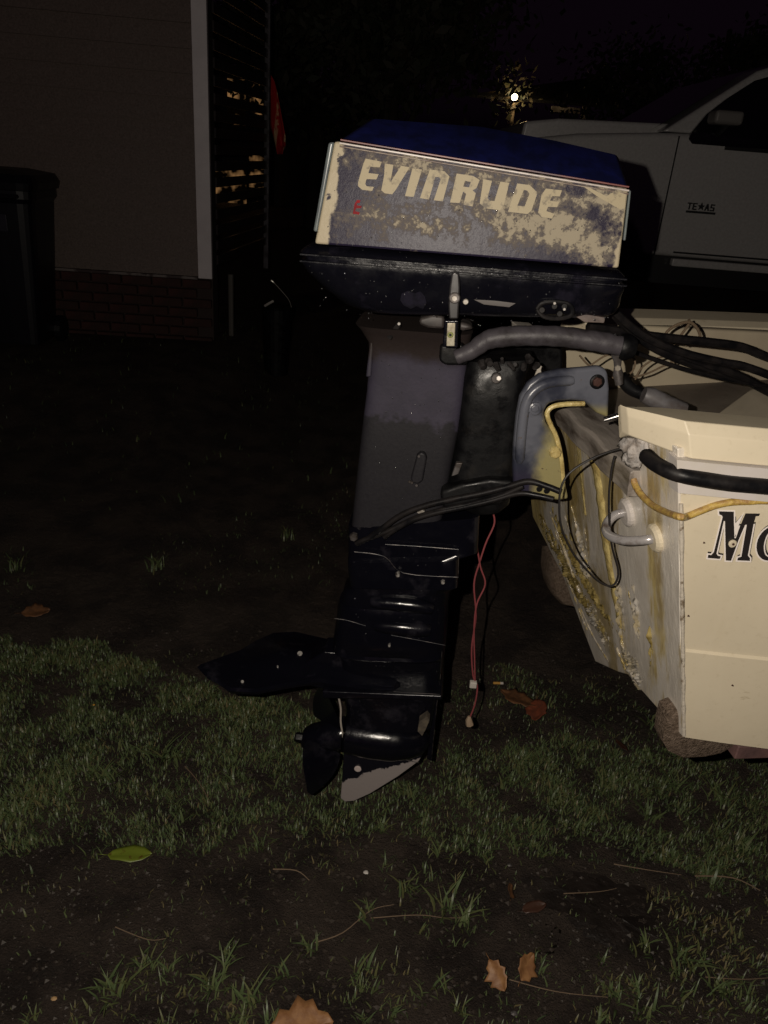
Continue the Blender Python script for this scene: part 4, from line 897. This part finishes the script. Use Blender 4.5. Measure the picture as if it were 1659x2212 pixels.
# propeller
prp=G().rings([xring(742,1583,.038),xring(735,1584,.041),xring(700,1588,.036),xring(668,1592,.031),xring(655,1594,.022)]).build('propeller',gearp,mot,smooth=True)
bolt(lp(655,1594,0),(-1,0,0),.012,.02,prp,blackm,'nut',6)
hc_=lp(705,1587,0)
for ang in (100,-25,222):
    a=math.radians(ang); rs=[]
    ud=Vector((0,-math.cos(a),math.sin(a))); tg=Vector((0,-math.sin(a),-math.cos(a)))
    for i in range(9):
        t=i/8; r_=.030+t*.108; ch=.070*math.sin(math.pi*(.32+.64*t))**.9+.003; pit=math.radians(52-26*t); ring=[]
        for k in range(10):
            q_=2*math.pi*k/10; cx_=math.cos(q_)*ch*.75; cy_=math.sin(q_)*.0035*(1.2-t)
            ring.append(hc_+ud*r_+tg*(cx_*math.cos(pit)-cy_*math.sin(pit)+.012*t)+Vector((1,0,0))*(cx_*math.sin(pit)+cy_*math.cos(pit)-.015*t))
        rs.append(ring)
    bl=G().rings(rs).build('blade',gearp,prp,smooth=True)
edgem=M('pale_blade_edge',(.36,.32,.28),.5)  # pale lines along the edges of two blades
G().tube(smooth_path([lp(x,y,-.03) for x,y in ((730,1500),(736,1530),(736,1560),(740,1585),(743,1606))],4),.0022,6).build('blade_edge',edgem,prp,smooth=True)
G().tube(smooth_path([lp(x,y,-.02) for x,y in ((672,1622),(678,1645),(686,1675),(698,1700))],4),.0017,6).build('blade_edge',edgem,prp,smooth=True)

frame(ML)
# water drops clinging to the motor
rg=random.Random(31); dm=M('water_drop',(.02,.02,.022),.10,spec=1.,coat=1.); bmd=bmesh.new(); bmesh.ops.create_icosphere(bmd,subdivisions=1,radius=1); DV=[v.co.copy() for v in bmd.verts]; DF=[[v.index for v in f.verts] for f in bmd.faces]; bmd.free()
frame(MM); g=G()
def drop(p,r_): g.add([p+Vector((v.x*r_,v.y*r_*.6,v.z*r_*1.15)) for v in DV],DF)
for _ in range(90):
    x=rg.uniform(665,1345); y=rg.uniform(575,690)+(x-660)*.05; drop(lp(x,y,-.190+max(0,(y-630))*.00008),rg.uniform(.0005,.0014))
for _ in range(60): x=rg.uniform(700,1330); drop(hood_pt(x,rg.uniform(400,560),.0005),rg.uniform(.0005,.0012))
for _ in range(45): drop(lp(rg.uniform(800,960),rg.uniform(740,1080),-.052),rg.uniform(.0006,.0013))
for _ in range(90): x=rg.uniform(765,950); drop(lp(x,rg.uniform(1190,1480),-.058),rg.uniform(.0006,.0014))
for _ in range(50): drop(lp(rg.uniform(755,925),rg.uniform(1505,1560),-.036),rg.uniform(.0006,.0013))
o=g.build('water_drops',dm,mot,smooth=True); o['kind']='stuff'
frame(ML)
# ---------------------------------------------------------------- cables, wires and ropes: things of their own
def cable(name,pts,w,r_,m,label,cat,group=None,sub=6,n_=8):
    P=[]
    for i,p in enumerate(pts):
        ww=w if isinstance(w,(int,float)) else w[0]+(w[1]-w[0])*i/(len(pts)-1); P.append(ML@lp(p[0],p[1],ww))
    o=P[0].copy(); g=G().tube([v-o for v in smooth_path(P,sub)],r_,n_)
    ob=g.build(name,m,None,smooth=True); ob.location=o; return tag(ob,label,cat,group)
def gcab(name,pts,w,r_,label,**k): return cable(name,pts,w,r_,rubber,label,'cable','control cables running from the motor into the boat',**k)
gcab('control_cable',[(1322,668),(1352,697),(1385,722),(1430,745),(1490,766),(1560,782),(1620,795),(1760,850)],(-.14,-.1),.0075,'thick black cable, topmost where it leaves the hood, sagging into the boat')
gcab('control_cable',[(1330,680),(1362,712),(1400,742),(1450,768),(1510,790),(1570,802),(1640,835),(1760,900)],(-.12,-.06),.0088,'thickest black cable, sagging below the topmost one and forking at the right edge')
gcab('control_cable',[(1270,706),(1330,714),(1390,724),(1460,732),(1530,739),(1600,749),(1659,772),(1760,800)],(-.08,-.02),.0085,'straight black cable crossing in front of the cream far side of the boat')
gcab('control_cable',[(1368,760),(1410,775),(1470,795),(1530,810),(1600,825),(1659,834),(1760,850)],(-.10,-.06),.0042,'thin black cable starting at the steering arm joint')
gcab('control_cable',[(1470,778),(1530,800),(1580,818),(1620,830),(1700,838)],(-.12,-.09),.0032,'thinnest black cable joining the others near the right edge')
loopw=M('grey_wire',(.012,.010,.010),.5)
cable('loop_wire',[(1345,968),(1310,978),(1270,995),(1232,1020),(1213,1050),(1208,1090),(1213,1140),(1235,1190),(1262,1225),(1292,1255),(1318,1266),(1332,1255),(1335,1230),(1322,1180),(1316,1120),(1316,1060),(1322,1010),(1328,985)],-.27,.0020,loopw,'dark wire hanging in one large loop over the dirty transom','wire')
tanr=M('tan_cord',(.13,.09,.055),.8,bump=(200,1.,.002))
cable('tan_cord',[(1432,742),(1440,718),(1462,702),(1488,696),(1505,708),(1512,728),(1498,738),(1480,745)],.10,.0032,tanr,'tan cord tied in upright loops before the cream inner side of the boat','cord')
cable('tan_cord',[(1488,690),(1488,700),(1470,725),(1455,745),(1450,790)],.12,.0028,tanr,'short tan cord hanging from the knot above the black cables','cord')
cable('tan_cord',[(1252,768),(1275,792),(1310,812),(1350,818),(1395,808),(1430,792),(1455,782),(1440,770),(1410,778),(1385,796),(1372,820)],.05,.0019,tanr,'tangled tan cord lying low between the clamp bracket and the boat','cord')
cable('tan_cord',[(1262,798),(1282,785),(1305,770),(1335,762),(1360,766),(1372,782),(1366,802),(1350,815)],.0,.0019,tanr,'small tan cord loop beside the link rod','cord')
ropem=M('yellow_rope',(.48,.33,.08),.45,c2=(.30,.17,.06),scale=70,bump=(120,1.,.003),coat=.3)
rp=[(1368,1035),(1374,1052),(1388,1072),(1410,1092),(1440,1107),(1468,1116),(1482,1116),(1510,1105),(1545,1092),(1580,1085),(1620,1083),(1660,1082),(1760,1090)]
P=[]
for i,(x,y) in enumerate(rp):
    if x<1470: P.append(ML@tpl(x,y,.014))
    else: P.append(ML@side_pt(x,y,.006))
P=smooth_path(P,6); o0=P[0].copy(); g=G().tube([v-o0 for v in P],.0055,10)
ob=g.build('yellow_rope',ropem,None,smooth=True); ob.location=o0; tag(ob,'dirty yellow rope running round the stern corner above the black letters','rope')
wr=M('red_wire',(.22,.05,.055),.5)
cable('red_wire',[(1062,1098),(1068,1130),(1050,1172),(1036,1215),(1024,1262),(1028,1330),(1019,1400),(1022,1460),(1031,1482),(1026,1520),(1013,1555)],-.02,.0019,wr,'thin red wire hanging from the motor to the grass, the longer of the twisted pair','wire','pair of red wires')
cable('red_wire',[(1030,1178),(1038,1225),(1048,1262),(1030,1305),(1024,1360),(1025,1420),(1026,1470)],-.03,.0018,wr,'second thin red wire, the shorter one crossing the longer','wire','pair of red wires')
p=ML@lp(1022,1478,-.03); cn=G().box((-.008,-.006,-.008),(.008,.006,.008)).build('wire_connector',M('white_plastic',(.45,.42,.38),.5),None,bev=.002); cn.location=p; tag(cn,'small white plastic connector on the hanging red wires','connector')
p=ML@lp(1013,1552,-.02); cn=G().tube([(0,0,.006),(.0,0,-.004),(.004,0,-.018)],[.004,.008,.010],7).build('wire_terminal',M('corroded_terminal',(.30,.22,.15),.6),None,bev=.001); cn.location=p; tag(cn,'corroded terminal at the lower end of the red wire','connector')

# ---------------------------------------------------------------- grass and litter
R_=np.asarray(RIGHT); U_=np.asarray(UP); F_=np.asarray(FWD)
def poly_world(P): return [tuple(on_ground(x,y)[:2]) for x,y in P]
# lawn patches traced on the ground: (outline, blades per m2, height, tone)
patches=[
 ([(-250,1400),(0,1375),(200,1390),(330,1430),(450,1480),(640,1530),(745,1600),(760,1720),(940,1700),(950,1640),(1100,1625),(1300,1600),(1450,1640),(1900,1620),(1950,1900),(1600,1930),(1500,1900),(1350,1880),(1250,1860),(1100,1850),(1000,1840),(850,1800),(600,1800),(400,1830),(250,1850),(0,1850),(-250,1860)],70000,.018,0),
 ([(950,1480),(1100,1440),(1300,1500),(1500,1560),(1700,1640),(900,1700)],16000,.018,0),
 ([(600,1760),(1000,1800),(1100,1870),(700,1900),(450,1880)],6000,.016,.2),
 ([(180,2060),(300,2010),(420,2060),(560,2130),(580,2230),(150,2230)],14000,.016,.2),
 ([(640,2140),(860,2080),(900,2160),(700,2180)],9000,.020,.3),
 ([(820,1850),(950,1870),(1050,1960),(1070,2050),(900,2040),(800,1950)],11000,.020,0),
 ([(1380,1930),(1500,1960),(1900,1950),(1900,2250),(1200,2250),(1300,2120),(1400,2030)],17000,.017,.25),
 ([(-250,1880),(100,1880),(120,1980),(-250,2000)],5000,.016,0),
 ([(1000,2080),(1200,2100),(1220,2230),(980,2230)],5500,.018,.1),
 ([(-300,1220),(60,1160),(80,1330),(-300,1370)],2500,.02,-.1),
 ([(250,1180),(760,1060),(740,1260),(500,1300),(300,1290)],1500,.018,-.1),
 ([(-300,760),(780,740),(760,1050),(300,1100),(-300,1120)],160,.03,-.2),
 ([(-250,1360),(1900,1500),(1900,2300),(-250,2300)],3500,.013,.15),
]
rng=np.random.default_rng(11)
def inside(X,Y,P):
    c=np.zeros(len(X),bool); j=len(P)-1
    for i in range(len(P)):
        xi,yi=P[i];xj,yj=P[j]
        m=((yi>Y)!=(yj>Y)); c^= m&(X<(xj-xi)*(Y-yi)/((yj-yi) if yj!=yi else 1e-9)+xi); j=i
    return c
allV=[];allF=[];allT=[];nv=0
def vnoise(X,Y,f,s):
    return np.array([mnoise.noise(Vector((x*f,y*f,s))) for x,y in zip(X,Y)])
def blades(X,Y,Hh,tone,lean=.9,wid=.0016):
    global nv
    N=len(X)
    if N==0: return
    Z=np.array([gz(x,y) for x,y in zip(X,Y)])
    a=rng.uniform(0,2*np.pi,N); d=np.stack([np.cos(a),np.sin(a)],1); pr=np.stack([-np.sin(a),np.cos(a)],1)
    ln=rng.uniform(.2,1,N)*lean*Hh; w=wid*rng.uniform(.6,1.5,N)*np.clip(Hh/.022,.7,1.9)
    V=np.zeros((N,7,3)); 
    for k,(t,ww) in enumerate(((0,1),(.4,.95),(.75,.65))):
        cx=X+d[:,0]*ln*t*t; cy=Y+d[:,1]*ln*t*t; cz=Z+Hh*(t-.25*t*t)-.002
        for s,i in ((-1,0),(1,1)):
            V[:,k*2+i,0]=cx+pr[:,0]*w*ww*s; V[:,k*2+i,1]=cy+pr[:,1]*w*ww*s; V[:,k*2+i,2]=cz
    V[:,6,0]=X+d[:,0]*ln; V[:,6,1]=Y+d[:,1]*ln; V[:,6,2]=Z+Hh*.72
    b=nv+np.arange(N)[:,None]*7
    T=np.concatenate([b+np.array([[0,1,3]]),b+np.array([[0,3,2]]),b+np.array([[2,3,5]]),b+np.array([[2,5,4]]),b+np.array([[4,5,6]])],1).reshape(-1,3)
    allV.append(V.reshape(-1,3)); allF.append(T); allT.append(np.repeat(tone,7)); nv+=N*7
for P,dens,h,tn in patches:
    W=poly_world(P); xs_=[p[0] for p in W]; ys_=[p[1] for p in W]; x0,x1,y0,y1=min(xs_),max(xs_),min(ys_),max(ys_)
    N=int((x1-x0)*(y1-y0)*dens); X=rng.uniform(x0,x1,N); Y=rng.uniform(y0,y1,N); wx=vnoise(X,Y,6,60)*.05+vnoise(X,Y,18,61)*.03; wy=vnoise(X,Y,6,62)*.07+vnoise(X,Y,18,63)*.03; m=inside(X+wx,Y+wy,W); X=X[m];Y=Y[m]
    nn=vnoise(X,Y,7,tn*9)+.6*vnoise(X,Y,22,3+tn); keep=(nn+rng.uniform(-.5,.5,len(X)))>-.08; X=X[keep];Y=Y[keep];nn=nn[keep]
    Hh=h*rng.uniform(.3,1.25,len(X))*(1+.5*np.clip(nn,-.5,1)); tone=np.clip(.42+tn+.22*rng.normal(size=len(X))+.25*nn,0,1)
    blades(X,Y,Hh,tone)
# taller tufts
tufts=[(200,1690,1.6),(360,1650,1.9),(790,1980,1.),(390,1760,1.3),(150,1720,1.4),(500,1690,1.2),(880,1925,1.3),(1310,1700,1.5),(1200,1740,1.3),(1450,1700,1.5),(1560,1730,1.5),(1090,1700,1.2),(1600,1830,1.6),(1530,1890,1.4),(850,1640,1.),(250,2150,1.5),(470,2130,1.6),(540,2160,1.4),(1480,2080,1.4),(1560,2150,1.5),(1380,2190,1.3),(780,2110,1.3),(30,1770,1.4),(1000,1720,1.),(1400,1760,1.4),(1250,1650,1.2),(340,1230,1.5),(620,1160,1.5),(30,1230,1.4),(960,1970,1.6),(1000,2000,1.4)]
rt=random.Random(77)
for _ in range(110):
    tufts.append((rt.uniform(-50,1700),rt.choice([rt.uniform(1480,1850),rt.uniform(1600,1880),rt.uniform(2050,2220)]),rt.uniform(.6,1.1)))
for x,y,s in tufts:
    s*=.8; p=on_ground(x,y); N=int(24*s); X=p.x+rng.normal(size=N)*.012*s; Y=p.y+rng.normal(size=N)*.012*s
    blades(X,Y,.045*s*rng.uniform(.5,1.15,N),np.clip(rng.uniform(.3,.75,N),0,1),lean=1.1,wid=.0012)
VV=np.concatenate(allV); FF=np.concatenate(allF); TT=np.concatenate(allT)
me=bpy.data.meshes.new('grass'); me.vertices.add(len(VV)); me.vertices.foreach_set('co',VV.astype(np.float32).ravel())
me.loops.add(len(FF)*3); me.loops.foreach_set('vertex_index',FF.astype(np.int32).ravel()); me.polygons.add(len(FF)); me.polygons.foreach_set('loop_start',np.arange(0,len(FF)*3,3,dtype=np.int32)); me.update(calc_edges=True)
at=me.attributes.new('tone','FLOAT','POINT'); at.data.foreach_set('value',TT.astype(np.float32))
grm=bpy.data.materials.new('grass_blades'); grm.use_nodes=True; t=grm.node_tree; b=t.nodes['Principled BSDF']; b.inputs['Roughness'].default_value=.42; b.inputs['Specular IOR Level'].default_value=.3
an=t.nodes.new('ShaderNodeAttribute'); an.attribute_name='tone'; r=t.nodes.new('ShaderNodeValToRGB'); r.color_ramp.elements[0].color=(.034,.052,.025,1); r.color_ramp.elements[1].color=(.15,.12,.06,1); r.color_ramp.elements[1].position=1
e=r.color_ramp.elements.new(.5); e.color=(.084,.116,.047,1); e=r.color_ramp.elements.new(.78); e.color=(.10,.098,.040,1)
t.links.new(an.outputs['Fac'],r.inputs[0]); t.links.new(r.outputs[0],b.inputs['Base Color']); me.materials.append(grm)
go=bpy.data.objects.new('grass',me); col.objects.link(go); tag(go,'short wet lawn grass in patches round the motor','grass',kind='stuff')
# crumbs and pebbles
V=[];F=[]
N=7000; rg=np.random.default_rng(2)
for i in range(N):
    px=rg.uniform(-50,1700); py=rg.uniform(1350,2230)**1.0; p=on_ground(px,py); s=.0012+.006*rg.random()**4; c_=np.array([p.x,p.y,gz(p.x,p.y)+s*.3]); k=len(V)
    for d in ((1,0,0),(-1,0,0),(0,1,0),(0,-1,0),(0,0,.8),(0,0,-.8)): V.append(c_+np.array(d)*s*rg.uniform(.6,1.3))
    F+=[(k,k+2,k+4),(k+2,k+1,k+4),(k+1,k+3,k+4),(k+3,k,k+4)]
tag(mesh('soil_crumbs',V,F,M('crumb',(.035,.026,.020),.6,c2=(.16,.13,.10),scale=30,lo=.66,hi=.74)),'soil crumbs and grit scattered on the ground','grit',kind='stuff')
# puddle / dark wet mud
def flat_sheet(name,px,m,dz,label,cat,seed,**k):
    W=poly_world(px); cx=sum(p[0] for p in W)/len(W); cy=sum(p[1] for p in W)/len(W)
    W2=[]; 
    for i in range(len(W)):
        a=Vector(W[i]);b=Vector(W[(i+1)%len(W)])
        for t in (0,.33,.66):
            q_=a.lerp(b,t); q_+=Vector((mnoise.noise(Vector((q_.x*30,q_.y*30,seed))),mnoise.noise(Vector((q_.x*30,q_.y*30,seed+5)))))*.03; W2.append(q_)
    n_=len(W2); V=[];F=[]; R=[1,.8,.55,.3]
    for r_ in R:
        for w in W2: x=cx+(w.x-cx)*r_; y=cy+(w.y-cy)*r_; V.append((x,y,(gz(x,y) if m is not waterm else 0)+dz))
    V.append((cx,cy,(gz(cx,cy) if m is not waterm else 0)+dz)) 
    for j in range(len(R)-1):
        for i in range(n_): F.append((j*n_+i,j*n_+(i+1)%n_,(j+1)*n_+(i+1)%n_,(j+1)*n_+i))
    for i in range(n_): F.append(((len(R)-1)*n_+i,(len(R)-1)*n_+(i+1)%n_,len(V)-1))
    return tag(mesh(name,V,F,m,smooth=True),label,cat,kind='structure')
waterm=M('dark_water',(.006,.005,.004),.04,spec=.5)
mudm=M('black_mud',(.010,.007,.006),.5,c2=(.018,.013,.011),scale=20,bump=(50,.8,.006))
flat_sheet('mud_patch',[(1120,1905),(1200,1890),(1300,1895),(1390,1915),(1440,1960),(1420,2010),(1440,2060),(1390,2090),(1330,2070),(1250,2020),(1180,1970)],mudm,.0015,'patch of black wet mud in the grass right of centre','mud',3)
flat_sheet('puddle',[(1105,1985),(1140,1972),(1175,1985),(1195,2010),(1225,2030),(1220,2050),(1170,2060),(1125,2040)],waterm,.004,'small dark puddle between the grass tufts','puddle',6)
# fallen leaves
def leaf(name,px,py,sz,rot,shape,m,label,curl=.25,tilt=(0,0),up=.012,group=None):
    p=on_ground(px,py); 
    shapes={'oval':[(-.5,0),(-.4,.13),(-.2,.22),(.05,.24),(.3,.17),(.45,.07),(.5,0)],
            'lobed':[(-.5,.03),(-.40,.14),(-.33,.29),(-.18,.27),(-.04,.40),(.08,.31),(.20,.34),(.27,.20),(.42,.13),(.5,0)]}[shape]
    rows_=[]; V=[];F=[]; n_=len(shapes); K=[-1,-.66,-.33,0,.33,.66,1]; rr=random.Random(int(px+py)); 
    jit=[rr.uniform(.8,1.15) for _ in shapes]; jit2=[rr.uniform(.75,1.15) for _ in shapes]
    for i,(x,h) in enumerate(shapes):
        for k in K:
            hh=h*(jit[i] if k>0 else jit2[i]); y=k*hh; z=curl*(abs(y)**1.6*.9+ .35*x*x)+.02*math.sin(x*17+y*9)-(.02 if k==0 else 0)
            V.append((x*sz,y*sz,z*sz))
    for i in range(n_-1):
        for k in range(len(K)-1): a=i*len(K)+k; F.append((a,a+1,a+len(K)+1,a+len(K)))
    st=len(V); V+=[(-.5*sz,.008*sz,0),(-.5*sz,-.008*sz,0),(-.72*sz,-.006*sz,.03*sz),(-.72*sz,.006*sz,.03*sz)]; F.append((st,st+1,st+2,st+3))
    o=mesh(name,V,F,m,smooth=True); s=o.modifiers.new('t','SOLIDIFY'); s.thickness=.0007
    o.location=(p.x,p.y,gz(p.x,p.y)+up); o.rotation_euler=(tilt[0],tilt[1],rot); return tag(o,label,'leaf',group)
lb=M('brown_leaf',(.17,.075,.03),.6,c2=(.10,.045,.02),scale=50,bump=(60,.6,.002)); lr=M('rust_leaf',(.20,.05,.022),.6,c2=(.12,.035,.018),scale=50,bump=(60,.6,.002))
lt_=M('tan_leaf',(.30,.15,.06),.55,c2=(.20,.09,.035),scale=40,bump=(60,.6,.002)); ly=M('yellow_green_leaf',(.14,.18,.020),.4,c2=(.10,.07,.012),scale=55,lo=.58,hi=.64,bump=(30,.4,.002)); ld=M('dark_leaf',(.05,.022,.014),.4,bump=(60,.6,.002))
G_='brown leaves fallen on the ground'
leaf('fallen_leaf',281,1851,.100,math.radians(6),'oval',ly,'single yellow green oval leaf with brown spots on the bare soil',.12,up=.010)
leaf('fallen_leaf',1115,1525,.12,math.radians(150),'lobed',lb,'large dull brown leaf behind the hanging red wires',.25,(.15,0),.03,G_)
leaf('fallen_leaf',1155,1552,.095,math.radians(-100),'lobed',lr,'reddish brown leaf overlapping the dull brown one',.3,(.3,.1),.034,G_)
leaf('fallen_leaf',1070,2128,.062,math.radians(-60),'lobed',lt_,'tan leaf standing tilted near the bottom edge, left of a pair',.5,(.75,.3),.03,G_)
leaf('fallen_leaf',1133,2108,.062,math.radians(60),'lobed',lt_,'tan leaf near the bottom edge, right of a pair',.5,(.7,-.2),.03,G_)
leaf('fallen_leaf',650,2232,.12,math.radians(10),'lobed',lt_,'wide orange brown leaf cut by the bottom edge of the view',.2,(.1,0),.02,G_)
leaf('fallen_leaf',1098,1945,.05,math.radians(80),'oval',lb,'small brown leaf curled upright at the edge of the puddle',.6,(.8,.3),.025,G_)
leaf('fallen_leaf',1150,1975,.06,math.radians(20),'oval',ld,'dark wet leaf lying by the puddle',.3,(.2,0),.014,G_)
leaf('fallen_leaf',80,1338,.09,math.radians(20),'lobed',lb,'dim brown leaf at the far left edge of the lawn',.3,(.2,0),.03,G_)
leaf('fallen_leaf',1340,1620,.05,math.radians(120),'oval',ld,'small dark leaf in the grass left of the trailer bunk',.3,(.2,0),.02,G_)
twm=M('dry_twig',(.16,.11,.07),.8); 
def twig(P,r_,label,name='twig',m=None):
    W=[Vector(on_ground(x,y)) for x,y in P]; W=[Vector((w.x,w.y,gz(w.x,w.y)+.008+.004*(i%2))) for i,w in enumerate(W)]; o0=W[0].copy()
    W=smooth_path([w-o0 for w in W],4); n0=len(W); o=G().tube(W,[r_*(1-.6*i/n0) for i in range(n0)],6).build(name,m or twm,None,smooth=True); o.location=o0; return tag(o,label,'twig','dry twigs and straws on the ground')
twig([(680,2040),(740,2020),(800,1975),(850,1965)],.0015,'thin twig slanting across the bare soil left of the puddle')
twig([(1500,1895),(1580,1905),(1640,1930)],.0022,'pale twig along the edge of the grass at the right')
twig([(1325,1870),(1400,1885),(1470,1895)],.0015,'thin twig at the upper edge of the black mud')
twig([(1215,1940),(1290,1935),(1330,1925)],.0012,'short straw lying on the black mud')
twig([(800,1990),(900,1985),(960,1990),(1010,1992)],.0012,'long straw on the soil below the skeg')
twig([(1100,2120),(1200,2150),(1310,2165)],.0012,'straw right of the two tan leaves')
twig([(1520,2120),(1600,2125),(1659,2122)],.0012,'straw in the grass at the bottom right corner')
twig([(400,1660),(430,1700),(455,1740)],.0016,'pale straw standing in the lawn at the left')
twig([(590,1880),(640,1890),(668,1905)],.0018,'short pale stick just above the yellow green leaf height')
twig([(250,2010),(320,2040),(360,2035)],.0012,'dark thin twig near the bottom left grass')
# cigarette end
ce=on_ground(1072,1484); cg=empty('cigarette_butt',(ce.x,ce.y,gz(ce.x,ce.y)+.012),math.radians(5),'orange and white cigarette end on the dark soil right of the red wires','cigarette')
G().tube([(-.012,0,0),(.010,0,0)],.0042,10).build('filter',M('orange_filter',(.5,.26,.05),.7),cg)
G().tube([(.010,0,0),(.020,0,0)],.0041,10).build('paper',M('white_paper',(.55,.5,.45),.8),cg)
for px_,py_,mm,nm,lab,cat,s in ((790,1892,whitep,'paper_scrap','tiny white paper scrap on the soil below the skeg','scrap',.007),(203,1527,M('orange_chip',(.6,.3,.03),.4),'plastic_chip','tiny orange chip in the lawn at the left','chip',.004),(1100,1876,dull,'pebble','pale round pebble above the puddle','stone',.006),(118,2165,M('ochre',(.4,.25,.12),.6),'wood_chip','small pale wood chip near the bottom left corner','chip',.006),(1110,2195,dull,'pebble','pale pebble by the bottom edge below the tan leaves','stone',.007)):
    p=on_ground(px_,py_); r_=random.Random(px_); o=G().rings([[(s*rr*math.cos(a_)*r_.uniform(.8,1.2),s*rr*.8*math.sin(a_),z) for a_ in [k*math.pi/3.5 for k in range(7)]] for rr,z in ((.6,0),(1,s*.4),(.5,s*.8))]).build(nm,mm,None); o.location=(p.x,p.y,gz(p.x,p.y)+.006); tag(o,lab,cat)
